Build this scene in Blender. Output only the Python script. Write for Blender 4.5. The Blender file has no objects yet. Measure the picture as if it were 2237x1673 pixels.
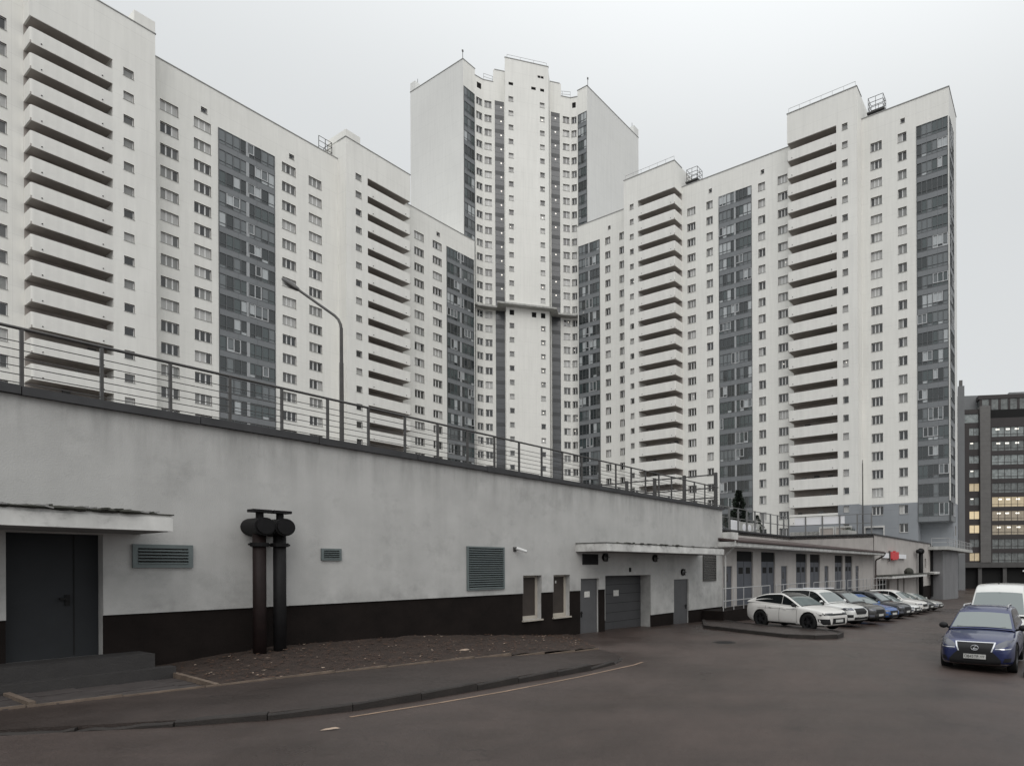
import bpy, math, random
from math import sin, cos, pi, radians, sqrt
from mathutils import Matrix, Vector
from mathutils.bvhtree import BVHTree

random.seed(11)
S = bpy.context.scene
COL = S.collection

# ------------------------------------------------------------------ camera, sky, sun, exposure
cam_d = bpy.data.cameras.new('camera')
cam = bpy.data.objects.new('camera', cam_d)
COL.objects.link(cam)
cam.location = (0, 0, 2.1)
cam.rotation_euler = (radians(90), radians(0.263), 0)
cam_d.sensor_width = 36.0
cam_d.lens = 36.0 * 1286.0 / 2237.0
cam_d.shift_x = -(1612.0 - 1118.5) / 2237.0
cam_d.shift_y = (1238.2 - 836.5) / 2237.0
cam_d.clip_end = 3000
S.camera = cam

W = bpy.data.worlds.new('World'); S.world = W; W.use_nodes = True
SUN_EL, SUN_AZ = 46.0, 164.0          # elevation; azimuth clockwise from +Y (behind the camera)
def build_world():
    nt = W.node_tree; nt.nodes.clear()
    N = nt.nodes.new
    out = N('ShaderNodeOutputWorld'); bg = N('ShaderNodeBackground')
    sky = N('ShaderNodeTexSky'); sky.sky_type = 'NISHITA'; sky.sun_disc = False
    sky.sun_elevation = radians(SUN_EL); sky.sun_rotation = radians(SUN_AZ)
    sky.dust_density = 6.0; sky.air_density = 1.0
    hs = N('ShaderNodeHueSaturation'); hs.inputs['Saturation'].default_value = 0.12
    hs.inputs['Value'].default_value = 0.05
    # overcast layer: a cloud deck that brightens from the horizon to the zenith
    tc = N('ShaderNodeTexCoord'); sep = N('ShaderNodeSeparateXYZ')
    ramp = N('ShaderNodeMapRange'); ramp.clamp = True
    ramp.interpolation_type = 'SMOOTHSTEP'
    ramp.inputs['From Min'].default_value = 0.48; ramp.inputs['From Max'].default_value = 1.0
    ramp.inputs['To Min'].default_value = 0.815; ramp.inputs['To Max'].default_value = 1.6
    noi = N('ShaderNodeTexNoise'); noi.inputs['Scale'].default_value = 2.2; noi.inputs['Detail'].default_value = 5
    nm = N('ShaderNodeMapRange'); nm.inputs['To Min'].default_value = 0.97; nm.inputs['To Max'].default_value = 1.03
    mul = N('ShaderNodeMath'); mul.operation = 'MULTIPLY'
    col = N('ShaderNodeMix'); col.data_type = 'RGBA'; col.blend_type = 'MULTIPLY'
    col.inputs[0].default_value = 1.0
    col.inputs[6].default_value = (0.955, 0.985, 1.0, 1)
    mix = N('ShaderNodeMix'); mix.data_type = 'RGBA'; mix.inputs[0].default_value = 0.88
    L = nt.links.new
    L(tc.outputs['Generated'], sep.inputs[0]); L(sep.outputs['Z'], ramp.inputs['Value'])
    L(tc.outputs['Generated'], noi.inputs['Vector']); L(noi.outputs['Fac'], nm.inputs['Value'])
    L(ramp.outputs[0], mul.inputs[0]); L(nm.outputs[0], mul.inputs[1])
    L(mul.outputs[0], col.inputs[7])
    L(sky.outputs[0], hs.inputs['Color'])
    L(hs.outputs[0], mix.inputs[6]); L(col.outputs[2], mix.inputs[7])
    L(mix.outputs[2], bg.inputs['Color'])
    bg.inputs['Strength'].default_value = 1.0
    L(bg.outputs[0], out.inputs[0])
build_world()

sun_d = bpy.data.lights.new('sun', 'SUN'); sun_d.energy = 1.08; sun_d.angle = radians(50)
sun_d.color = (1.0, 0.97, 0.93)
sun = bpy.data.objects.new('sun', sun_d); COL.objects.link(sun)
_e, _a = radians(SUN_EL), radians(SUN_AZ)
_to_sun = Vector((sin(_a) * cos(_e), cos(_a) * cos(_e), sin(_e)))
sun.rotation_euler = (-_to_sun).to_track_quat('-Z', 'Y').to_euler()

S.view_settings.view_transform = 'Standard'
S.view_settings.look = 'None'
S.view_settings.gamma = 1.0
S.view_settings.exposure = 0.0
S.view_settings.use_curve_mapping = False
S.render.engine = 'CYCLES'
S.cycles.max_bounces = 6

# ------------------------------------------------------------------ materials
def _set(b, k, v):
    if k in b.inputs: b.inputs[k].default_value = v

def mat(name, col, rough=0.7, metal=0.0, var=0.0, scale=3.0, bump=0.0, bscale=40.0, streak=0.0,
        joints=None, emit=None, spec=0.5, coat=0.0, ior=1.5, stain=None, rvar=0.0, drips=()):
    m = bpy.data.materials.new(name); m.use_nodes = True
    nt = m.node_tree; b = nt.nodes['Principled BSDF']; N = nt.nodes.new; L = nt.links.new
    _set(b, 'Base Color', (*col, 1)); _set(b, 'Roughness', rough); _set(b, 'Metallic', metal)
    _set(b, 'Specular IOR Level', spec); _set(b, 'IOR', ior)
    if coat: _set(b, 'Coat Weight', coat); _set(b, 'Coat Roughness', 0.06)
    if emit: _set(b, 'Emission Color', (*emit[:3], 1)); _set(b, 'Emission Strength', emit[3])
    if var or streak or joints or bump or stain or rvar or drips:
        tc = N('ShaderNodeTexCoord'); cur = None
        rgb = N('ShaderNodeRGB'); rgb.outputs[0].default_value = (*col, 1); cur = rgb.outputs[0]
        def mulby(fac_socket, lo, hi, fmin=0.3, fmax=0.7):
            nonlocal cur
            mr = N('ShaderNodeMapRange'); mr.inputs['From Min'].default_value = fmin; mr.inputs['From Max'].default_value = fmax
            mr.inputs['To Min'].default_value = lo; mr.inputs['To Max'].default_value = hi
            L(fac_socket, mr.inputs['Value'])
            mx = N('ShaderNodeMix'); mx.data_type = 'RGBA'; mx.blend_type = 'MULTIPLY'; mx.inputs[0].default_value = 1
            L(cur, mx.inputs[6]); L(mr.outputs[0], mx.inputs[7]); cur = mx.outputs[2]
        if var:
            n = N('ShaderNodeTexNoise'); n.inputs['Scale'].default_value = scale; n.inputs['Detail'].default_value = 6
            n.inputs['Roughness'].default_value = 0.62
            L(tc.outputs['Object'], n.inputs['Vector']); mulby(n.outputs['Fac'], 1 - var, 1 + var)
            if rvar:
                mr = N('ShaderNodeMapRange'); mr.inputs['From Min'].default_value = 0.35; mr.inputs['From Max'].default_value = 0.65
                mr.inputs['To Min'].default_value = rough - rvar; mr.inputs['To Max'].default_value = rough + rvar
                L(n.outputs['Fac'], mr.inputs['Value']); L(mr.outputs[0], b.inputs['Roughness'])
        if streak:
            mp = N('ShaderNodeMapping'); mp.inputs['Scale'].default_value = (2.2, 2.2, 0.16)
            n = N('ShaderNodeTexNoise'); n.inputs['Scale'].default_value = 1.0; n.inputs['Detail'].default_value = 5
            L(tc.outputs['Object'], mp.inputs[0]); L(mp.outputs[0], n.inputs['Vector'])
            mulby(n.outputs['Fac'], 1 - streak, 1 + 0.25 * streak, 0.32, 0.62)
        if stain:
            n = N('ShaderNodeTexNoise'); n.inputs['Scale'].default_value = stain[0]; n.inputs['Detail'].default_value = 9
            n.inputs['Roughness'].default_value = 0.7
            L(tc.outputs['Object'], n.inputs['Vector']); mulby(n.outputs['Fac'], 1 - stain[1], 1.0, 0.30, 0.47)
        for z0, z1, sx, sz, amt in drips:
            # run-off dirt: stretched noise that dies away with distance from the edge it starts at
            sp = N('ShaderNodeSeparateXYZ'); L(tc.outputs['Object'], sp.inputs[0])
            fall = N('ShaderNodeMapRange'); fall.inputs['From Min'].default_value = z0; fall.inputs['From Max'].default_value = z1
            L(sp.outputs['Z'], fall.inputs['Value'])
            mp = N('ShaderNodeMapping'); mp.inputs['Scale'].default_value = (sx, sx, sz)
            n = N('ShaderNodeTexNoise'); n.inputs['Scale'].default_value = 1.0; n.inputs['Detail'].default_value = 6; n.inputs['Roughness'].default_value = 0.65
            L(tc.outputs['Object'], mp.inputs[0]); L(mp.outputs[0], n.inputs['Vector'])
            r1 = N('ShaderNodeMapRange'); r1.inputs['From Min'].default_value = 0.44; r1.inputs['From Max'].default_value = 0.68; L(n.outputs['Fac'], r1.inputs['Value'])
            mu = N('ShaderNodeMath'); mu.operation = 'MULTIPLY'; L(fall.outputs[0], mu.inputs[0]); L(r1.outputs[0], mu.inputs[1])
            mulby(mu.outputs[0], 1.0, 1.0 - amt, 0.0, 1.0)
        if joints:
            # fine panel joints every `joints` metres (x, z)
            sp = N('ShaderNodeSeparateXYZ'); L(tc.outputs['Object'], sp.inputs[0])
            for axis, step, off, wd in joints:
                a = N('ShaderNodeMath'); a.operation = 'ADD'; a.inputs[1].default_value = off + 3000.0
                d = N('ShaderNodeMath'); d.operation = 'MODULO'; d.inputs[1].default_value = step
                c = N('ShaderNodeMath'); c.operation = 'GREATER_THAN'; c.inputs[1].default_value = wd
                L(sp.outputs[axis], a.inputs[0]); L(a.outputs[0], d.inputs[0]); L(d.outputs[0], c.inputs[0])
                mulby(c.outputs[0], 0.84, 1.0, 0, 1)
        L(cur, b.inputs['Base Color'])
        if bump:
            n = N('ShaderNodeTexNoise'); n.inputs['Scale'].default_value = bscale; n.inputs['Detail'].default_value = 4
            bp = N('ShaderNodeBump'); bp.inputs['Strength'].default_value = bump; bp.inputs['Distance'].default_value = 0.02
            L(tc.outputs['Object'], n.inputs['Vector']); L(n.outputs['Fac'], bp.inputs['Height'])
            L(bp.outputs[0], b.inputs['Normal'])
    return m

M = {}
M['panel'] = mat('white_facade_panel', (0.79, 0.782, 0.745), 0.8, var=0.04, scale=0.12, streak=0.05,
                 joints=[('Z', 3.0, 0.75, 0.03), ('X', 6.1, 2.0, 0.02)])
M['blank'] = mat('plain_white_render', (0.70, 0.70, 0.68), 0.85, var=0.04, scale=0.08, streak=0.04,
                 joints=[('Z', 3.0, 0.75, 0.03)])
M['parapet'] = mat('balcony_parapet_white', (0.775, 0.765, 0.73), 0.8, var=0.04, scale=0.6, streak=0.05)
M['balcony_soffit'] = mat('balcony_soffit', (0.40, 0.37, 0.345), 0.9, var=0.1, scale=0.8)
M['balcony_back'] = mat('balcony_back_shaded', (0.36, 0.325, 0.30), 0.9, var=0.12, scale=0.8)  # white back wall; the gallery's shade is put into this brownish colour
M['reveal'] = mat('window_reveal', (0.27, 0.255, 0.235), 0.85)  # shade under the lintel and in the recess is put into this colour
M['grey_band'] = mat('grey_base_paint', (0.27, 0.285, 0.305), 0.8, var=0.06, scale=0.4, joints=[('Z', 3.0, 0.75, 0.05), ('X', 3.05, 2.0, 0.04)])
M['coping'] = mat('grey_metal_coping', (0.30, 0.30, 0.295), 0.6)
M['frame_w'] = mat('white_window_frame', (0.72, 0.72, 0.71), 0.45)
M['frame_g'] = mat('grey_loggia_frame', (0.12, 0.125, 0.13), 0.45, metal=0.2)
M['post_l'] = mat('pale_grey_loggia_post', (0.36, 0.37, 0.38), 0.5, metal=0.1)
M['spandrel'] = mat('grey_loggia_panel', (0.185, 0.195, 0.205), 0.55, var=0.06, scale=0.5)
GL = []
for nme, c, r in (('glass_dark', (0.018, 0.02, 0.022), 0.06), ('glass_deep', (0.035, 0.035, 0.034), 0.08), ('glass_mid', (0.10, 0.10, 0.098), 0.10),
                  ('glass_blind', (0.24, 0.24, 0.23), 0.2), ('glass_curtain', (0.46, 0.455, 0.44), 0.25)):
    GL.append(mat(nme, c, r, ior=1.75, var=0.15, scale=1.1))
M['glass_lit'] = mat('glass_lamplit', (0.3, 0.27, 0.22), 0.2, emit=(1.0, 0.82, 0.55, 0.9))
M['lamp_on'] = mat('lamp_glow', (0.9, 0.9, 0.85), 0.4, emit=(1.0, 0.93, 0.80, 1.05))
M['loggia_glass'] = [mat('loggia_glass_dark', (0.022, 0.028, 0.03), 0.05, ior=1.75), mat('loggia_glass_teal', (0.05, 0.068, 0.07), 0.06, ior=1.8),
                     mat('loggia_glass_grey', (0.135, 0.15, 0.157), 0.08, ior=1.8), mat('loggia_glass_sky_pale', (0.43, 0.455, 0.465), 0.12, ior=1.7)]  # pale and grey panes hold the sky's reflection in their base colour
M['sash_pale'] = mat('pale_sash', (0.50, 0.51, 0.52), 0.5)
M['strip'] = mat('dark_glass_strip', (0.085, 0.088, 0.095), 0.25, var=0.1, scale=0.3, ior=1.6)
M['strip_band'] = mat('dark_strip_band', (0.05, 0.052, 0.056), 0.4)
M['canopy_slab'] = mat('tower_ledge', (0.42, 0.42, 0.40), 0.8, var=0.1, scale=0.7, streak=0.2)
M['render_low'] = mat('grey_render_wall', (0.465, 0.46, 0.447), 0.9, var=0.09, scale=0.9, streak=0.06, bump=0.35, bscale=45, stain=(0.8, 0.22), spec=0.2, drips=[(3.9, 5.1, 2.6, 0.35, 0.30), (1.95, 1.25, 1.5, 1.2, 0.28)])
M['render_warm'] = mat('warm_render_wall', (0.43, 0.405, 0.385), 0.9, var=0.07, scale=0.5, streak=0.06, stain=(0.5, 0.12), spec=0.2, drips=[(4.0, 5.1, 1.6, 0.3, 0.25)])
M['plinth'] = mat('dark_brown_plinth', (0.0115, 0.0085, 0.0075), 0.85, var=0.3, scale=1.5, bump=0.2, bscale=50, spec=0.15)
M['flash'] = mat('dark_roof_flashing', (0.045, 0.045, 0.047), 0.6, metal=0.2, var=0.25, scale=2)
M['white_paint'] = mat('white_fascia_paint', (0.58, 0.575, 0.555), 0.75, var=0.10, scale=3, streak=0.2, stain=(3.0, 0.3))
M['cream'] = mat('cream_window_frame', (0.40, 0.365, 0.315), 0.6, var=0.12, scale=4)
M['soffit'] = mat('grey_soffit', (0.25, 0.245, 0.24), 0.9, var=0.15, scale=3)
M['door_blue'] = mat('shaded_blue_grey_steel_door', (0.013, 0.015, 0.018), 0.65, var=0.2, scale=1.5, metal=0.1)  # base colour lowered to carry the canopy's shade over the door
M['door_grey'] = mat('grey_steel_door', (0.088, 0.088, 0.092), 0.55, var=0.12, scale=1.5, metal=0.1)
M['gate_grey'] = mat('grey_sectional_gate', (0.055, 0.055, 0.058), 0.6, var=0.1, scale=1.2)
M['gate_blue'] = mat('blue_grey_gate', (0.078, 0.083, 0.097), 0.6, var=0.1, scale=1.2)
M['louvre'] = mat('blue_grey_louvre', (0.13, 0.155, 0.155), 0.55, metal=0.1, var=0.1, scale=5)
M['louvre_dark'] = mat('dark_grey_louvre', (0.075, 0.072, 0.067), 0.6)
M['rail_m'] = mat('mid_grey_fence_steel', (0.17, 0.17, 0.168), 0.5, metal=0.3)
M['black'] = mat('black_void', (0.008, 0.008, 0.008), 0.9)
M['rail'] = mat('dark_railing_steel', (0.075, 0.072, 0.07), 0.45, metal=0.4, var=0.2, scale=6)
M['rail_l'] = mat('light_grey_railing', (0.42, 0.42, 0.42), 0.5, metal=0.3)
M['pipe'] = mat('black_pipe_paint', (0.008, 0.0075, 0.008), 0.6, var=0.3, scale=5, spec=0.2)
M['pipe_red'] = mat('dark_red_pipe_primer', (0.013, 0.0075, 0.007), 0.6, var=0.35, scale=4, spec=0.2)
M['concrete'] = mat('wet_concrete', (0.030, 0.0275, 0.027), 0.7, var=0.2, scale=2.5, bump=0.3, bscale=45)
M['edging'] = mat('concrete_edging', (0.13, 0.098, 0.075), 0.75, var=0.4, scale=4)
M['kerb'] = mat('dark_wet_kerb', (0.020, 0.016, 0.014), 0.8, var=0.35, scale=3, bump=0.4, bscale=30)
M['tile'] = mat('paving_tile', (0.055, 0.047, 0.045), 0.6, var=0.25, scale=4)
M['soil'] = mat('leafy_soil', (0.028, 0.0165, 0.0115), 0.9, var=0.45, scale=5, bump=0.9, bscale=25)
M['asphalt'] = mat('wet_asphalt', (0.052, 0.0365, 0.031), 0.5, spec=0.5)
def rough_asphalt(m, cracks=0.45):
    nt = m.node_tree; b = nt.nodes['Principled BSDF']; N = nt.nodes.new; L = nt.links.new
    tc = N('ShaderNodeTexCoord'); base = tuple(b.inputs['Base Color'].default_value)
    rgb = N('ShaderNodeRGB'); rgb.outputs[0].default_value = base; cur = rgb.outputs[0]
    def noise(sc, det, ro=0.6, src=None):
        n = N('ShaderNodeTexNoise'); n.inputs['Scale'].default_value = sc; n.inputs['Detail'].default_value = det; n.inputs['Roughness'].default_value = ro
        L(src or tc.outputs['Object'], n.inputs['Vector']); return n.outputs['Fac']
    def rng(f, a, b_, lo, hi):
        r = N('ShaderNodeMapRange'); r.inputs['From Min'].default_value = a; r.inputs['From Max'].default_value = b_; r.inputs['To Min'].default_value = lo; r.inputs['To Max'].default_value = hi
        L(f, r.inputs['Value']); return r.outputs[0]
    def mul(f):
        nonlocal cur
        mx = N('ShaderNodeMix'); mx.data_type = 'RGBA'; mx.blend_type = 'MULTIPLY'; mx.inputs[0].default_value = 1
        L(cur, mx.inputs[6]); L(f, mx.inputs[7]); cur = mx.outputs[2]
    wet = noise(0.22, 5, 0.65)
    mul(rng(wet, 0.36, 0.64, 0.74, 1.14))
    mul(rng(noise(1.7, 7, 0.7), 0.3, 0.7, 0.86, 1.14))
    grit = noise(38.0, 3, 0.8); mul(rng(grit, 0.28, 0.72, 0.62, 1.4))
    # long pale tyre-worn bands along the carriageway
    mp = N('ShaderNodeMapping'); mp.inputs['Rotation'].default_value = (0, 0, -AL_); mp.inputs['Scale'].default_value = (0.05, 0.9, 1)
    L(tc.outputs['Object'], mp.inputs[0]); mul(rng(noise(1.0, 4, 0.6, mp.outputs[0]), 0.35, 0.65, 0.9, 1.1))
    # hairline cracks
    v = N('ShaderNodeTexVoronoi'); v.feature = 'DISTANCE_TO_EDGE'; v.inputs['Scale'].default_value = 0.32
    wv = N('ShaderNodeTexNoise'); wv.inputs['Scale'].default_value = 1.4; wv.inputs['Detail'].default_value = 5
    ad = N('ShaderNodeVectorMath'); ad.operation = 'ADD'; L(tc.outputs['Object'], wv.inputs['Vector']); L(tc.outputs['Object'], ad.inputs[0]); L(wv.outputs['Color'], ad.inputs[1]); L(ad.outputs[0], v.inputs['Vector'])
    mask = rng(noise(0.35, 2), 0.5, 0.6, 0.0, 1.0)
    cr = N('ShaderNodeMath'); cr.operation = 'MAXIMUM'
    line = rng(v.outputs['Distance'], 0.0, 0.006, 1.0 - cracks, 1.0); inv = rng(mask, 0, 1, 1.0, 0.0); L(line, cr.inputs[0]); L(inv, cr.inputs[1]); mul(cr.outputs[0])
    L(cur, b.inputs['Base Color'])
    L(rng(wet, 0.36, 0.62, 0.27, 0.56), b.inputs['Roughness'])
    bp = N('ShaderNodeBump'); bp.inputs['Strength'].default_value = 0.5; bp.inputs['Distance'].default_value = 0.02; L(grit, bp.inputs['Height']); L(bp.outputs[0], b.inputs['Normal'])
AL_ = pi/2 - radians(28.732)
rough_asphalt(M['asphalt'])
M['asphalt_w'] = mat('footway_asphalt', (0.034, 0.0245, 0.021), 0.55, spec=0.4)
rough_asphalt(M['asphalt_w'], 0.6)
M['paint_line'] = mat('worn_ochre_line', (0.24, 0.165, 0.115), 0.7, var=0.35, scale=3)
M['leaf_pale'] = mat('pale_fallen_leaf', (0.34, 0.26, 0.20), 0.8, var=0.3, scale=5)
M['leaf_brown'] = mat('brown_fallen_leaf', (0.070, 0.034, 0.019), 0.8, var=0.3, scale=5)
M['moss'] = mat('dark_moss', (0.035, 0.035, 0.028), 0.95)
M['paper'] = mat('paper_notice', (0.62, 0.61, 0.58), 0.8, var=0.2, scale=20)
M['board'] = mat('brown_board', (0.040, 0.031, 0.026), 0.75, var=0.15, scale=3)
M['conifer'] = mat('conifer_needles', (0.018, 0.028, 0.018), 0.9, var=0.35, scale=3)
M['trunk'] = mat('bark', (0.05, 0.035, 0.028), 0.9, var=0.3, scale=6)
M['roof_red'] = mat('brown_roof_sheet', (0.055, 0.036, 0.033), 0.7, var=0.2, scale=1.5)
M['sign_red'] = mat('red_sign_box', (0.42, 0.018, 0.022), 0.45, emit=(1.0, 0.05, 0.06, 0.10))
M['sign_white'] = mat('white_sign_box', (0.78, 0.78, 0.80), 0.4)
M['sign_blue'] = mat('blue_sign_plate', (0.02, 0.05, 0.2), 0.5)
M['off_dark'] = mat('dark_brown_cladding', (0.042, 0.036, 0.036), 0.7, var=0.1, scale=0.4)
M['off_fin'] = mat('grey_stone_fin', (0.15, 0.145, 0.14), 0.8, var=0.12, scale=0.6, joints=[('Z', 1.2, 0, 0.08)])
M['off_band'] = mat('grey_base_stone', (0.085, 0.082, 0.08), 0.8, var=0.12, scale=0.6)
M['off_grey'] = mat('grey_office_wall', (0.20, 0.205, 0.21), 0.8, var=0.08, scale=0.3)
M['brick_side'] = mat('grey_pillar_paint', (0.17, 0.17, 0.175), 0.85, var=0.1, scale=0.5, streak=0.1)
M['ac'] = mat('air_conditioner_casing', (0.10, 0.10, 0.10), 0.6)
M['camera_white'] = mat('white_plastic', (0.66, 0.66, 0.65), 0.4)

# ------------------------------------------------------------------ mesh helpers
class MB:
    def __init__(s, Mx=None):
        s.v = []; s.f = []; s.mi = []; s.M = Mx or Matrix()
    def add(s, pts, faces, mi=0):
        o = len(s.v); s.v += [tuple(s.M @ Vector(p)) for p in pts]
        for f in faces:
            s.f.append(tuple(i + o for i in f)); s.mi.append(mi)
    def quad(s, a, b, c, d, mi=0): s.add([a, b, c, d], [(0, 1, 2, 3)], mi)
    def box(s, x0, x1, y0, y1, z0, z1, mi=0):
        p = [(x0, y0, z0), (x1, y0, z0), (x1, y1, z0), (x0, y1, z0), (x0, y0, z1), (x1, y0, z1), (x1, y1, z1), (x0, y1, z1)]
        s.add(p, [(0, 3, 2, 1), (4, 5, 6, 7), (0, 1, 5, 4), (1, 2, 6, 5), (2, 3, 7, 6), (3, 0, 4, 7)], mi)
    def prism(s, poly, z0, z1, mi=0):
        n = len(poly)
        zf0 = z0 if callable(z0) else (lambda x, y: z0)
        zf1 = z1 if callable(z1) else (lambda x, y: z1)
        p = [(x, y, zf0(x, y)) for x, y in poly] + [(x, y, zf1(x, y)) for x, y in poly]
        f = [tuple(range(n - 1, -1, -1)), tuple(range(n, 2 * n))]
        f += [(i, (i + 1) % n, n + (i + 1) % n, n + i) for i in range(n)]
        s.add(p, f, mi)
    def cyl(s, p0, p1, r0, r1=None, n=10, mi=0):
        r1 = r0 if r1 is None else r1
        a, b = Vector(p0), Vector(p1); d = (b - a).normalized()
        u = d.orthogonal().normalized(); w = d.cross(u)
        pts = []
        for c, r in ((a, r0), (b, r1)):
            for k in range(n):
                t = 2 * pi * k / n; pts.append(c + u * (r * cos(t)) + w * (r * sin(t)))
        f = [(k, (k + 1) % n, n + (k + 1) % n, n + k) for k in range(n)]
        f += [tuple(range(n - 1, -1, -1)), tuple(range(n, 2 * n))]
        s.add(pts, f, mi)
    def tube(s, path, r, n=8, mi=0):
        for a, b in zip(path, path[1:]): s.cyl(a, b, r, r, n, mi)
    def ell(s, c, r, nu=10, nv=7, mi=0):
        pts = []; f = []
        for j in range(nv + 1):
            ph = pi * j / nv
            for i in range(nu):
                t = 2 * pi * i / nu
                pts.append((c[0] + r[0] * sin(ph) * cos(t), c[1] + r[1] * sin(ph) * sin(t), c[2] + r[2] * cos(ph)))
        for j in range(nv):
            for i in range(nu):
                f.append((j * nu + i, (j + 1) * nu + i, (j + 1) * nu + (i + 1) % nu, j * nu + (i + 1) % nu))
        s.add(pts, f, mi)
    def facade(s, x0, x1, z0, z1, openings, y=0.0, depth=0.33, mi=0, rmi=1):
        op = [o for o in openings if o[1] > x0 and o[0] < x1 and o[3] > z0 and o[2] < z1]
        xs = sorted({round(v, 4) for v in [x0, x1] + [max(x0, o[0]) for o in op] + [min(x1, o[1]) for o in op]})
        zs = sorted({round(v, 4) for v in [z0, z1] + [max(z0, o[2]) for o in op] + [min(z1, o[3]) for o in op]})
        for i in range(len(xs) - 1):
            a, b = xs[i], xs[i + 1]; xm = (a + b) / 2
            col = [o for o in op if o[0] < xm < o[1]]
            run = None
            for j in range(len(zs) - 1):
                zm = (zs[j] + zs[j + 1]) / 2
                solid = not any(o[2] < zm < o[3] for o in col)
                if solid and run is None: run = zs[j]
                if not solid and run is not None:
                    s.quad((a, y, run), (b, y, run), (b, y, zs[j]), (a, y, zs[j]), mi); run = None
            if run is not None: s.quad((a, y, run), (b, y, run), (b, y, z1), (a, y, z1), mi)
        for o in op:
            a, b, c, d = max(o[0], x0), min(o[1], x1), max(o[2], z0), min(o[3], z1)
            e = y + (o[4] if len(o) > 4 else depth)
            if o[0] >= x0: s.quad((a, y, c), (a, y, d), (a, e, d), (a, e, c), rmi)
            if o[1] <= x1: s.quad((b, y, d), (b, y, c), (b, e, c), (b, e, d), rmi)
            if o[3] <= z1: s.quad((a, y, d), (b, y, d), (b, e, d), (a, e, d), rmi)
            if o[2] >= z0: s.quad((b, y, c), (a, y, c), (a, e, c), (b, e, c), rmi)
    def mesh(s, name, mats, smooth=False):
        me = bpy.data.meshes.new(name); me.from_pydata(s.v, [], s.f)
        for m in (mats if isinstance(mats, (list, tuple)) else [mats]): me.materials.append(m)
        if len(set(s.mi)) > 1: me.polygons.foreach_set('material_index', s.mi)
        if smooth: me.polygons.foreach_set('use_smooth', [True] * len(me.polygons))
        me.update(); return me
    def build(s, name, mats, parent=None, smooth=False, Mx=None):
        return link(name, s.mesh(name, mats, smooth), parent, Mx)

def link(name, me, parent=None, Mx=None):
    o = bpy.data.objects.new(name, me); COL.objects.link(o)
    if parent is not None: o.parent = parent
    if Mx is not None: o.matrix_basis = Mx
    return o
def tag(o, label, cat, group=None):
    o['label'] = label; o['category'] = cat
    if group: o['group'] = group
    return o
def thing(name, label, cat, Mx=None, group=None):
    o = link(name, None, None, Mx); o.empty_display_size = 0.2
    return tag(o, label, cat, group)
def struct(o): o['kind'] = 'structure'; return o
def T(x, y, z): return Matrix.Translation((x, y, z))
def RZ(a): return Matrix.Rotation(a, 4, 'Z')

TH = radians(28.732)                                # the left wing recedes 28.7 degrees right of the view axis
AL, AR, AC = pi / 2 - TH, -TH, pi / 4 - TH           # directions of left wing, right wing, tower front
F_L = T(-54.58, 122.71, 0) @ RZ(AL)                  # left wing: +x runs away from the camera, -y is out of the facade
F_R = T(-34.75, 128.77, 0) @ RZ(AR)                  # right wing: +x runs towards the camera
F_T = T(-44.6, 125.7, 0) @ RZ(AC)                    # tower
F_A = T(-12.48, 9.96, 0) @ RZ(AL)                    # low service building

def ground_z(x, y):
    return -0.022 * max(-40, min(110, y)) - 0.02 * max(-40, min(55, x)) - 0.04 * max(0.0, min(4.0, x - 3.5))
def ground_A(s_, p):                                  # ground height at service-building coordinates
    w = F_A @ Vector((s_, -p, 0)); return ground_z(w.x, w.y)

# ------------------------------------------------------------------ windows
def window_frame_mesh(w, h, n, kind):
    b = MB(); t = 0.08
    y0, y1 = 0.25, 0.32
    b.box(-w/2, w/2, y0, y1, 0, t); b.box(-w/2, w/2, y0, y1, h - t, h)
    b.box(-w/2, -w/2 + t, y0, y1, t, h - t); b.box(w/2 - t, w/2, y0, y1, t, h - t)
    for k in range(1, n):
        x = -w/2 + w * k / n; b.box(x - 0.075, x + 0.075, y0 - 0.01, y1, t, h - t)
    b.box(-w/2 - 0.05, w/2 + 0.05, -0.07, y0, -0.03, -0.002, 1)
    return b.mesh('window_' + kind, [M['frame_w'], M['canopy_slab']])
WT = {'three': (1.88, 1.45, 3), 'two': (1.40, 1.45, 2), 'stair': (0.95, 1.05, 1), 'vent': (0.7, 0.75, 1), 'narrow': (1.2, 1.45, 2)}
WMESH = {k: window_frame_mesh(*v, k) for k, v in WT.items()}
_pm = {}
def pane_mesh(kind, single, gi):
    key = (kind, single, tuple(gi))
    if key in _pm: return _pm[key]
    w, h, n = WT[kind]; b = MB(); pw = w / n
    if single: b.quad((-pw/2 + 0.04, 0.285, 0.04), (pw/2 - 0.04, 0.285, 0.04), (pw/2 - 0.04, 0.285, h - 0.04), (-pw/2 + 0.04, 0.285, h - 0.04)); ms = [gi[0]]
    else:
        ms = list(gi)
        for k in range(n):
            x = -w/2 + pw * k
            b.quad((x + 0.03, 0.285, 0.04), (x + pw - 0.03, 0.285, 0.04), (x + pw - 0.03, 0.285, h - 0.04), (x + 0.03, 0.285, h - 0.04), k)
    me = b.mesh('pane', [(GL + [M['glass_lit']])[g] for g in ms]); _pm[key] = me
    return me
def pick_glass(hi):
    # upper panes are paler: curtains, plus sky reflection put into the glass colour
    r = random.random()
    if hi: return 4 if r < 0.34 else 3 if r < 0.6 else 2 if r < 0.78 else 1 if r < 0.9 else 0
    return 4 if r < 0.10 else 3 if r < 0.22 else 2 if r < 0.42 else 1 if r < 0.72 else 0
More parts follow.
